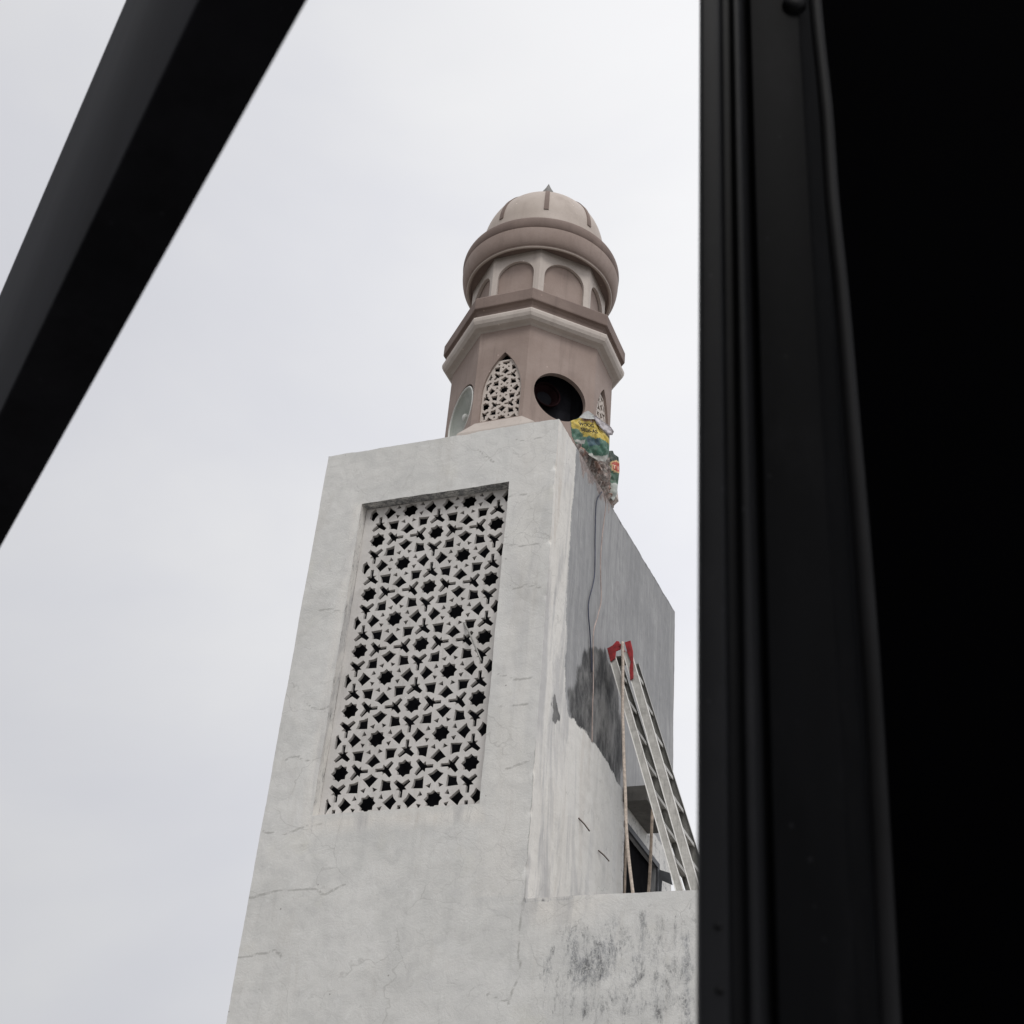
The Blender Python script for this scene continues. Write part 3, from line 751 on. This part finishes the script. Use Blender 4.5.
# horn speakers
def horn(name, ang, t_, z_, dist, R_, mats, label, plug=True):
    root = thing(name, label, 'loudspeaker', (0,0,0), 'horn loudspeakers in the minaret openings')
    Mx = face_matrix(ang, dist) @ Matrix.Translation((t_, z_, 0))
    def L(prof, nm, mat, n_=64):
        bm = bmesh.new(); lathe(bm, prof, n_)
        for v in bm.verts: v.co = Mx @ v.co
        return bm_obj(nm, bm, mat, root, True, 40)
    L([(R_,-.012),(R_+.004,.004),(R_-.006,.014),(R_-.018,.010),(R_-.022,-.006)], 'rim', mats[1])
    L([(R_-.020,-.004),(R_*.90,-.030),(R_*.74,-.062),(R_*.55,-.100),(R_*.36,-.145),(R_*.22,-.20),(R_*.16,-.24),(0,-.245)], 'flare', mats[0])
    if plug: L([(0,-.03),(.03,-.032),(.052,-.05),(.055,-.08),(.04,-.12),(.035,-.24)], 'centre_plug', mats[1], 24)
    c = Mx @ Vector((0, -R_, 0)); rebase(root, c); return root
horn('horn_speaker', -135, SWH[0]-.014, SWH[1], dd-.012, .430, (M_SPK, M_SPKR), 'pale green-grey horn loudspeaker filling the round opening on the left of the minaret')
horn('horn_speaker', -45, -.10, 13.62, dd-.20, .20, (M_SPKD, M_SPKD), 'dark maroon horn loudspeaker deep inside the open round hole of the minaret', False)

# ------------------------------------------------------------------ sacks and rubble on the broken wall top
def frame(O, ang):
    a = radians(ang); n_ = Vector((cos(a), sin(a), 0)); u_ = Vector((-sin(a), cos(a), 0)); return Vector(O), n_, u_
def px_uv(px, py, fr):
    O, n_, u_ = fr; d = ray(px, py); q = CAM + d*((O-CAM).dot(n_)/d.dot(n_)); return ((q-O).dot(u_), q.z-O.z)
def uv_w(u, v, fr, h=0.0):
    O, n_, u_ = fr; return O + u_*u + Vector((0,0,v)) + n_*h
def px_sheet(name, poly, fr, bulge, colour, mat, parent, step=.014, wr=.012, seed=0.0):
    """soft sack: front surface swells from its rim; closed at the back; poly = outline in photo points read on a wall plane"""
    P = [px_uv(x, y, fr) for x, y in poly]
    u0 = min(p[0] for p in P); u1 = max(p[0] for p in P); v0 = min(p[1] for p in P); v1 = max(p[1] for p in P)
    nu = int((u1-u0)/step)+2; nv = int((v1-v0)/step)+2
    V = []; Fc = []; idx = {}; cols = []
    def vert(i, j, back):
        k = (i, j, back)
        if k in idx: return idx[k]
        u = u0+(i-.5)*step; v = v0+(j-.5)*step; d = -sd_poly((u, v), P)
        if d < 0:                                    # pull rim vertices back to the outline
            e = 1e-3
            gx = (sd_poly((u+e, v), P)-sd_poly((u-e, v), P))/(2*e); gy = (sd_poly((u, v+e), P)-sd_poly((u, v-e), P))/(2*e)
            u += gx*d; v += gy*d; d = 0
        h = bulge*(1-math.exp(-d/.07)) 
        nzv = noise.noise(Vector((u*7+seed, v*7, seed)))*wr*2.2 + noise.noise(Vector((u*19, v*19+seed, 2)))*wr
        nzv -= (1-min(1, abs(noise.noise(Vector((u*6+v*4, v*4-u*2, seed+5))))*5))*wr*1.4
        h += nzv*min(1, d/.03)
        if back: h = -.35*bulge*(1-math.exp(-d/.06))-.004
        V.append(tuple(uv_w(u, v, fr, h))); cols.append(colour(u, v, d)); idx[k] = len(V)-1; return idx[k]
    for i in range(nu):
        for j in range(nv):
            cu, cv = u0+i*step, v0+j*step
            if sd_poly((cu, cv), P) < step*.35:
                f = [vert(i, j, 0), vert(i+1, j, 0), vert(i+1, j+1, 0), vert(i, j+1, 0)]
                Fc.append(f)
                Fc.append([vert(i, j, 1), vert(i, j+1, 1), vert(i+1, j+1, 1), vert(i+1, j, 1)])
    o = mesh_obj(name, V, Fc, mat, parent, True)
    # orient + close the side
    bm = bmesh.new(); bm.from_mesh(o.data)
    at = bm.verts.layers.float_color.new('print')
    bm.verts.ensure_lookup_table()
    for v, c in zip(bm.verts, cols): v[at] = (c[0], c[1], c[2], 1)
    be = [e for e in bm.edges if e.is_boundary]
    bmesh.ops.bridge_loops(bm, edges=be) if False else None
    bmesh.ops.recalc_face_normals(bm, faces=bm.faces)
    bm.to_mesh(o.data); bm.free(); return o
m, t, b = nt('woven_sack'); n = N(t)
_, _, _, cc = n.attr('print')
weave = n.noise(60, 3, .6, vec=n.mapping((1,1,1)))
c = n.mix(n.ramp(n.noise(16, 5, .7), .5, .75, 0, .45), cc, (.20,.19,.16))
c = n.mix(n.ramp(n.noise(30, 3, .6), .62, .75, 0, .5), c, (.55,.55,.50))
t.links.new(c, b.inputs['Base Color']); b.inputs['Roughness'].default_value = .55
t.links.new(n.bump(n.math('ADD', weave, n.noise(18, 4, .6)), .5, .008), b.inputs['Normal'])
M_SACK = m
m, t, b = nt('broken_mortar'); n = N(t)
_, _, _, cc = n.attr('print')
c = n.mix(n.ramp(n.noise(22, 5, .75), .5, .68, 0, .8), cc, (.05,.042,.038))
c = n.mix(n.ramp(n.noise(13, 5, .7, vec=n.mapping(loc=(4,1,2))), .56, .66, 0, .8), c, (.48,.45,.42))
t.links.new(c, b.inputs['Base Color']); b.inputs['Roughness'].default_value = .95
t.links.new(n.bump(n.noise(26, 5, .7), .9, .02), b.inputs['Normal'])
M_BRK = m
YEL, GRN, BLU, WHT, BRN, DGR = (.52,.39,.06), (.04,.12,.08), (.05,.105,.135), (.46,.46,.43), (.28,.15,.08), (.02,.055,.035)
def P_at(poly, fr): return [px_uv(x, y, fr) for x, y in poly]
F1 = frame(on(583, 449, 0, -.02), -33)
F1B = (F1[0]+F1[1]*.05, F1[1], F1[2])
F2 = frame(on(611, 492, 0, 0.0), -38)
FR = frame(on(595, 478, 0, -.02), 0)
yel_poly = P_at([(571,420),(578,418.5),(586,419),(595,420),(602,429),(609,438),(609.5,446),(601,441.5),(590,439.5),(581,438),(577,430),(571.5,428)], F1)
brn_poly = P_at([(579,417),(594,417),(595,421),(590,423),(582,421.5)], F1)
hem_poly = P_at([(574,440.5),(583,441),(583,444.5),(577,444.5)], F1)
blu_poly = P_at([(584,440),(596,441),(598,446),(587,447)], F1)
hem2_poly = P_at([(586,452),(600,457),(608,456),(606,462),(596,461),(584,455)], F1)
def c_sack1(u, v, d):
    p = (u+noise.noise(Vector((u*12, v*12, 3)))*.02, v+noise.noise(Vector((u*12, v*12, 8)))*.02)
    if sd_poly(p, brn_poly) < 0: return BRN
    if sd_poly(p, hem_poly) < 0 or sd_poly(p, hem2_poly) < 0: return WHT
    if sd_poly(p, yel_poly) < 0: return YEL
    if sd_poly(p, blu_poly) < 0: return BLU
    k = .5+.5*noise.noise(Vector((u*6, v*6, 1)))
    return tuple(a*(1-k*.5)+b_*k*.5 for a, b_ in zip(GRN, (.09,.20,.15)))
sack1 = thing('cement_sack', 'crumpled yellow and green printed sack draped over the broken wall top under the round hole', 'sack', (0,0,0), 'printed sacks on the wall top')
px_sheet('sack_body', [(570.5,421),(578,418),(586,417),(595,419),(602,428),(609.5,437),(609.5,446),(608.5,457),(605,462),(597,460),(590,456),(583,449),(580,445.5),(576,444),(572,436)], F1, .055, c_sack1, M_SACK, sack1, seed=1.3, wr=.016)
def ctext(s_, size, px, fr, mat, parent, squash=1.0, rot=0.0, out=.1, name='lettering'):
    cu = bpy.data.curves.new('lettering', 'FONT'); cu.body = s_; cu.size = size; cu.extrude = .0015; cu.align_x = 'CENTER'; cu.align_y = 'CENTER'; cu.offset = size*.022
    o = bpy.data.objects.new('lettering', cu); COL.objects.link(o)
    me = bpy.data.meshes.new_from_object(o.evaluated_get(bpy.context.evaluated_depsgraph_get()))
    bpy.data.objects.remove(o); bpy.data.curves.remove(cu); me.materials.clear(); me.materials.append(mat)
    u, v = px_uv(px[0], px[1], fr); c = uv_w(u, v, fr, out); n_ = fr[1]; u_ = fr[2]
    Mx = Matrix(((u_.x,0,n_.x,c.x),(u_.y,0,n_.y,c.y),(0,1,0,c.z),(0,0,0,1))) @ Matrix.Rotation(rot, 4, 'Z') @ Matrix.Diagonal((squash,1,1,1))
    me.transform(Mx)
    return link(bpy.data.objects.new(name, me), parent)
def off_px(x, y, fr, out):
    """photo point that stays put when the lettering sits proud of the frame plane"""
    f2 = (fr[0]+fr[1]*out, fr[1], fr[2]); return f2
FT = off_px(0, 0, F1, .082)
ctext('WOOG', .066, (586.6,425.0), FT, M_INK, sack1, squash=1.1, rot=radians(20), out=0)
ctext('5826-AS', .070, (589.2,430.8), FT, M_INK, sack1, squash=1.15, rot=radians(20), out=0)
def c_flap(u, v, d): return (.46,.47,.46) if noise.noise(Vector((u*5, v*5, 0))) > -.1 else (.33,.32,.33)
px_sheet('torn_flap', [(579,417.5),(584,412.5),(588,410.5),(594,415),(594.5,419),(588,419)], F1B, .012, c_flap, M_SACK, sack1, seed=4)
rebase(sack1, F1[0])
board = [(593,416),(595.5,415.5),(604,422),(611,427),(614,431.5),(612.5,435),(609,435),(603,430),(597,424)]
px_o = px_sheet('plastic_sheet', board, F1B, .012, lambda u, v, d: (.50,.47,.49) if d > .022 else (.20,.18,.19), M_SACK, None, seed=9)
tag(px_o, 'crumpled grey plastic sheet lying diagonally on top of the yellow sack', 'plastic sheet')
sack2 = thing('cement_sack', 'dark green sack with a red label at the right end behind the yellow sack', 'sack', (0,0,0), 'printed sacks on the wall top')
red_poly = P_at([(610.5,464),(613,463),(620,463.5),(620,472),(613,473),(610,470)], F2)
redr_poly = P_at([(609.3,463),(613,461.5),(620,462),(620,473.5),(612.5,474.5),(609,471)], F2)
dk_poly = P_at([(607,449),(621,449),(621,463),(607,463)], F2)
pale_poly = P_at([(607,485),(621,484),(621,505),(606,505)], F2)
def c_sack2(u, v, d):
    p = (u+noise.noise(Vector((u*10, v*10, 3)))*.02, v+noise.noise(Vector((u*10, v*10, 8)))*.02)
    if sd_poly(p, red_poly) < 0: return (.40,.05,.025)
    if sd_poly(p, redr_poly) < 0: return (.62,.42,.20)
    if sd_poly(p, dk_poly) < 0: return (.012,.028,.018)
    if sd_poly(p, pale_poly) < 0: return (.42,.45,.42)
    return (.05,.115,.075)
px_sheet('sack_body', [(607,451),(612.5,450.5),(614,454),(618.5,457),(619.5,464),(619.5,472),(618,484),(617,494),(613.5,501),(609,496),(607,480)], F2, .07, c_sack2, M_SACK, sack2, seed=7.7)
ctext('T I', .075, (615.8,467.5), off_px(0,0,F2,.085), M_PALE, sack2, squash=1.1, rot=radians(4), out=0)
rebase(sack2, F2[0])
# broken mortar bed and brick lumps along the wall top
def c_rub(u, v, d):
    k = noise.noise(Vector((u*11, v*11, 3)))
    return (.34,.27,.24) if k > .12 else (.17,.13,.115) if k < -.15 else (.27,.24,.22)
rub = px_sheet('mortar_rubble', [(575,444),(583,444),(592,452),(601,456),(608,457),(610.5,470),(611,490),(614,508),(611,508),(606,500),(598,486),(590,471),(582,458)], FR, .05, c_rub, M_BRK, None, wr=.03, seed=3)
rub['kind'] = 'stuff'; tag(rub, 'ragged bed of broken pink mortar on the wall top beneath both sacks', 'rubble')
RB = [(582,452,.05,'pinkish lump of broken brick at the left end of the rubble under the sacks'),
      (588,461,.055,'pale mortar chunk under the hem of the yellow sack'),
      (595,468,.075,'large brown brick fragment in the middle of the broken wall top'),
      (602,478,.06,'dark brown brick fragment left of the green sack'),
      (606,488,.065,'cracked brick fragment below the green sack'),
      (610,497,.05,'small brick crumb at the lower right end of the rubble')]
for i, (x, y, r, lb) in enumerate(RB):
    q = on(x, y, 0, -.02); bm = bmesh.new(); bmesh.ops.create_icosphere(bm, subdivisions=3, radius=r)
    for v in bm.verts:
        c_ = v.co.copy(); c_.x *= .9; c_.y *= 1.5; c_.z *= .8
        c_ += noise.noise_vector(v.co*16+Vector((i*3, 0, 0)))*r*.55 + noise.noise_vector(v.co*45)*r*.2
        v.co = c_+q
    o = bm_obj('brick_fragment', bm, M_BRICK if i != 1 else M_CONC, None)
    tag(o, lb, 'brick fragment', 'rubble on the broken wall top')

# cables down the side wall
def cable(name, pts, r, mat, label, cat, x0=.02):
    P = smooth_path([on(x, y, 0, x0+(dx[0] if dx else 0)) for x, y, *dx in pts], 8, .004)
    bm = bmesh.new(); tube(bm, P, r, 7); o = bm_obj(name, bm, mat, None, True); return tag(o, label, cat)
cable('electric_cable', [(602,492),(597,500),(595.5,515),(595,540),(595,560),(594,580),(589,600),(588.5,615),(590,632),(591,650),(592,672)], .0075, M_CABLE, 'dark electric cable hanging down the grey side wall with a kink halfway', 'cable')
cable('pale_cord', [(604,492),(606,505),(604,520),(601.5,545),(600.5,570),(601,600),(598,615),(594,630),(593.2,650),(593.5,680),(592.5,710),(592,742)], .0065, M_CORD, 'thin pale cord hanging beside the dark cable down over the damp patch', 'cord', x0=.035)

# ------------------------------------------------------------------ step ladder
lad = thing('step_ladder', 'dusty aluminium step ladder with red top caps leaning on the side wall above the terrace', 'ladder')
LY0 = 2.0; FL = 5.225
def sec(pa, pb, ztop):
    a_ = on(*pa, 1, LY0); b_ = on(*pb, 1, LY0); k = (b_.x-a_.x)/(b_.z-a_.z)
    return (a_.x+(ztop-a_.z)*k, ztop), (a_.x+(FL-a_.z)*k, FL)
secs = [sec((621.0,687), (678.5,887), 9.60), sec((636.0,683), (692.6,880), 9.56)]
WIDS = (.085, .104)
def far_y(z): return LY0 + .34 + (9.6-z)/(9.6-FL)*.66
def channel(bm, p0, p1, ya, yb, inward, wid=.095, dep=.030):
    """C-channel rail: web facing out, flanges turned inward"""
    p0 = Vector((p0[0], ya, p0[1])); p1 = Vector((p1[0], yb, p1[1])); t_ = (p1-p0).normalized(); L_ = (p1-p0).length
    s_ = t_.cross(Vector((0,1,0))).normalized(); u = s_.cross(t_).normalized()
    if u.y < 0: u = -u; s_ = -s_
    Mx = Matrix((( s_.x,u.x,t_.x,p0.x),(s_.y,u.y,t_.y,p0.y),(s_.z,u.z,t_.z,p0.z),(0,0,0,1)))
    y0, y1 = (0, .004) if inward > 0 else (-.004, 0)
    add_box(bm, (-wid/2, y0, 0), (wid/2, y1, L_), .0012, Mx)
    fy = (.0035, dep) if inward > 0 else (-dep, -.0035)
    for sx_ in (-1, 1):
        a_, b_ = sorted((sx_*wid/2, sx_*(wid/2-.004))); add_box(bm, (a_, fy[0], 0), (b_, fy[1], L_), .001, Mx)
        a_, b_ = sorted((sx_*(wid/2+.0015), sx_*(wid/2-.010))); yy = (-.005, -.0005) if inward > 0 else (.0005, .005)
        b2 = bmesh.new(); add_box(b2, (a_, yy[0], 0), (b_, yy[1], L_), .001, Mx); bm_obj('rolled_edge', b2, M_ALU_GLINT, lad)
    return Mx, L_
for k, (a_, b_) in enumerate(secs):
    bm = bmesh.new(); Mx, L_ = channel(bm, a_, b_, LY0, LY0, 1, WIDS[k]); bm_obj('rail', bm, M_ALU, lad)
    bm = bmesh.new(); channel(bm, a_, b_, far_y(a_[1]), far_y(b_[1]), -1, .095); bm_obj('rail', bm, M_ALU_SHADE, lad)
    for i in range(12):
        s_ = .26 + i*.40
        if s_ > L_-.1: break
        c_ = Mx @ Vector((0, 0, s_)); ye = far_y(c_.z)-.0045; bm = bmesh.new()
        add_box(bm, (c_.x-.036, LY0+.0045, c_.z-.010), (c_.x+.036, ye, c_.z+.006), .002)
        add_box(bm, (c_.x-.036, LY0+.0045, c_.z-.034), (c_.x-.031, ye, c_.z-.0098))
        add_box(bm, (c_.x+.031, LY0+.0045, c_.z-.034), (c_.x+.036, ye, c_.z-.0098))
        bm_obj('tread', bm, M_ALU, lad)
def P2(pts, y): return [tuple(on(a_, b_, 1, y)) for a_, b_ in pts]
def slab_y(name, pts, y, th, mat, parent, dy_=0):
    P = [Vector(p) for p in P2(pts, y)]; bm = bmesh.new()
    A = [bm.verts.new(p+Vector((0,dy_,0))) for p in P]; B = [bm.verts.new(p+Vector((0,dy_+th,0))) for p in P]
    bm.faces.new(A); bm.faces.new(B[::-1])
    for i in range(len(A)): bm.faces.new((A[i], A[(i+1)%len(A)], B[(i+1)%len(A)], B[i]))
    o = bm_obj(name, bm, mat, parent); md = o.modifiers.new('b', 'BEVEL'); md.width = .004; md.segments = 2; return o
for dy_ in (-.020,):
    slab_y('hinge_plate', [(607.5,649),(613,646),(617,641.5),(619.5,642),(621,646),(621,650),(616.5,652),(615.8,659),(611,662.5)], LY0, .012, M_RED, lad, dy_)
    slab_y('hinge_plate', [(625,643),(631,641),(633.5,652),(633.8,679),(630.5,681),(630,668),(631,662),(628,654)], LY0, .012, M_RED, lad, dy_)
p = on(620, 645, 1, LY0-.03); bm = bmesh.new(); tube(bm, [p, p+Vector((0, .27, 0))], .016, 10); bm_obj('pivot_bar', bm, M_RED, lad)
bm = bmesh.new(); add_box(bm, (secs[0][0][0]+.04, LY0+.02, 9.50), (secs[1][0][0]-.05, LY0+.235, 9.52), .004); bm_obj('top_tread', bm, M_CONC_D, lad)
for k, (a_, b_) in enumerate(secs):
    for yy in (LY0, far_y(FL)):
        bm = bmesh.new(); add_box(bm, (b_[0]-.055+k*.005, yy-.02, 5.221), (b_[0]+.055, yy+.02, 5.27), .006); bm_obj('foot', bm, M_RUBBER, lad)
rebase(lad, (1.4, LY0, 5.22))

lf = slab_y('sheet_metal', [(652.8,863),(657,868.8),(669.7,872.7),(672.3,884.6),(661.8,880),(661,893),(660.5,935),(650,935)], 4.5, .03, M_PANEL, None)
tag(lf, 'dark grey sheet metal panel standing by the stair door behind the ladder foot', 'metal sheet')
# rope and props near the ladder
def rope(name, pts, r, mat, label, cat, y):
    P = smooth_path([on(a_, b_, 1, y) for a_, b_ in pts], 8, .003); bm = bmesh.new(); tube(bm, P, r, 8)
    return tag(bm_obj(name, bm, mat, None, True), label, cat)
rope('rope', [(622.5,642),(623,665),(622.5,700),(623.5,745),(625,785),(626.5,830),(629.5,865),(633,893),(639,940)], .018, M_ROPE, 'beige rope hanging straight down from the red ladder top past the stair door', 'rope', LY0-.06)
def pole(name, a_, b_, r, mat, label, y):
    p = on(*a_, 1, y); q = on(*b_, 1, y); q = p+(q-p)*((5.22-p.z)/(q.z-p.z))
    bm = bmesh.new(); N_ = 10
    tube(bm, [p.lerp(q, i/N_)+noise.noise_vector(p.lerp(q, i/N_)*2)*.008 for i in range(N_)]+[q], r, 9)
    return tag(bm_obj(name, bm, mat, None, True), label, 'pole')
pole('bamboo_pole', (652.5,810), (648.5,892), .018, M_WOOD, 'thin bamboo prop standing between the stair door and the ladder', 3.0)
pole('bamboo_pole', (626,828), (624.5,893), .014, M_WOOD, 'short bamboo prop tight against the left edge of the stair doorway', 2.96)

# ------------------------------------------------------------------ near frame: upright and overhead rail, out of focus
Fh = Vector((-RW[0][2], -RW[1][2], 0)).normalized(); Rh = Vector((Fh.y, -Fh.x, 0))
def hpt(px, d, py=512):
    r = ray(px, py); r.z = 0; r = r*(d/r.dot(Fh)); return CAM.x+r.x, CAM.y+r.y
def extrude_v(bm, prof, z0, z1, bevel=0.0):
    A = [bm.verts.new((*hpt(px, d), z0)) for px, d in prof]; B = [bm.verts.new((*hpt(px, d), z1)) for px, d in prof]
    bm.faces.new(A); bm.faces.new(B[::-1])
    for i in range(len(A)): bm.faces.new((A[i], A[(i+1)%len(A)], B[(i+1)%len(A)], B[i]))
    if bevel:
        es = [e for e in bm.edges if abs(e.verts[0].co.z-e.verts[1].co.z) > .5]
        bmesh.ops.bevel(bm, geom=es, offset=bevel, segments=3, affect='EDGES', profile=.5)
door = thing('door_frame', 'black metal door upright with ribs filling the right side, close to the lens', 'door frame')
bm = bmesh.new()
extrude_v(bm, [(698,.62),(698.5,.585),(701,.580),(724,.580),(727,.592),(738,.592),(742,.583),(750,.583),(756,.600),(760,.603),(760,.72),(712,.72),(704,.70)], 0.0, 3.4, .0012)
bm_obj('upright_profile', bm, M_BLACK, door, True, 35)
bm = bmesh.new()
extrude_v(bm, [(757,.606),(764,.594),(828,.594),(836,.600),(846,.606),(852,.66),(852,.715),(757,.715)], 0.0, 3.4, .0012)
bm_obj('upright_web', bm, M_BLACK_WEB_SHADE, door, True, 35)
bm = bmesh.new()
extrude_v(bm, [(853,.655),(1500,.655),(1500,.70),(853,.70)], 0.0, 3.4, 0)
bm_obj('door_panel', bm, M_BLACK_RECESS_SHADE, door)
# rubber seal: nearly vertical strip with a slight bow
P = []
for px, py in [(806,-150),(815,0),(826,110),(832,200),(842,300),(852,420),(862,540),(871,660),(879,800),(886,930),(891,1030),(900,1200)]:
    r = ray(px, py); P.append(CAM + r*(.590/r.dot(Fh)))
bm = bmesh.new(); tube(bm, smooth_path(P, 6), .0042, 12); bm_obj('rubber_seal', bm, M_RUBBER, door, True)
def button(px, py, d, r_, nm, mat):
    q = ray(px, py); q = CAM+q*(d/q.dot(Fh)); bm = bmesh.new()
    lathe(bm, [(r_*1.05,0),(r_*1.0,r_*.35),(r_*.75,r_*.6),(r_*.3,r_*.72),(0,r_*.74)], 24)
    Mx = (-Fh).to_track_quat('Z', 'Y').to_matrix().to_4x4(); Mx.translation = q
    for v in bm.verts: v.co = Mx @ v.co
    return bm_obj(nm, bm, mat, door, True)
button(794, 6, .594, .0078, 'screw_head', M_BLACK)
button(718, 926, .580, .0016, 'rivet', M_RUBBER); button(720, 990, .580, .0018, 'rivet', M_RUBBER)
rebase(door, (*hpt(760, .64), 0))
# overhead rail
D = ray(-457, 1363); D.z = 0; D.normalize()
def atz(px, py, h):
    r = ray(px, py); return CAM + r*(h/r.z)
A_ = atz(308, 0, .55); B_ = atz(198, 0, .55)
side = (B_-A_); side -= D*side.dot(D)
bm = bmesh.new(); prof = [A_, A_+side, A_+side+Vector((0,0,.75)), A_+Vector((0,0,.75))]
r0 = [bm.verts.new(p - D*1.2) for p in prof]; r1 = [bm.verts.new(p + D*4.0) for p in prof]
bm.faces.new(r0); bm.faces.new(r1[::-1])
for i in range(4): bm.faces.new((r0[i], r0[(i+1)%4], r1[(i+1)%4], r1[i]))
bmesh.ops.bevel(bm, geom=[e for e in bm.edges if e.calc_length() > 1], offset=.002, segments=3, affect='EDGES', profile=.5)
rail = bm_obj('overhead_rail', bm, M_BLACK_W2, None, True, 35)
tag(rail, 'black metal rail crossing the upper left corner overhead, close to the lens', 'rail')

# ------------------------------------------------------------------ camera
cd = bpy.data.cameras.new('camera'); cam = bpy.data.objects.new('camera', cd); COL.objects.link(cam)
cd.sensor_width = 36; cd.sensor_fit = 'HORIZONTAL'; cd.lens = FPX/1024*36; cd.clip_start = .05; cd.clip_end = 2000
cam.matrix_world = Matrix.Translation(CAM) @ RW.to_4x4()
cd.dof.use_dof = True; cd.dof.focus_distance = 16.0; cd.dof.aperture_fstop = 19.0
scene.camera = cam
scene.view_settings.view_transform = 'Standard'; scene.view_settings.look = 'None'
scene.view_settings.exposure = 0.14; scene.view_settings.gamma = 1
scene.cycles.max_bounces = 6
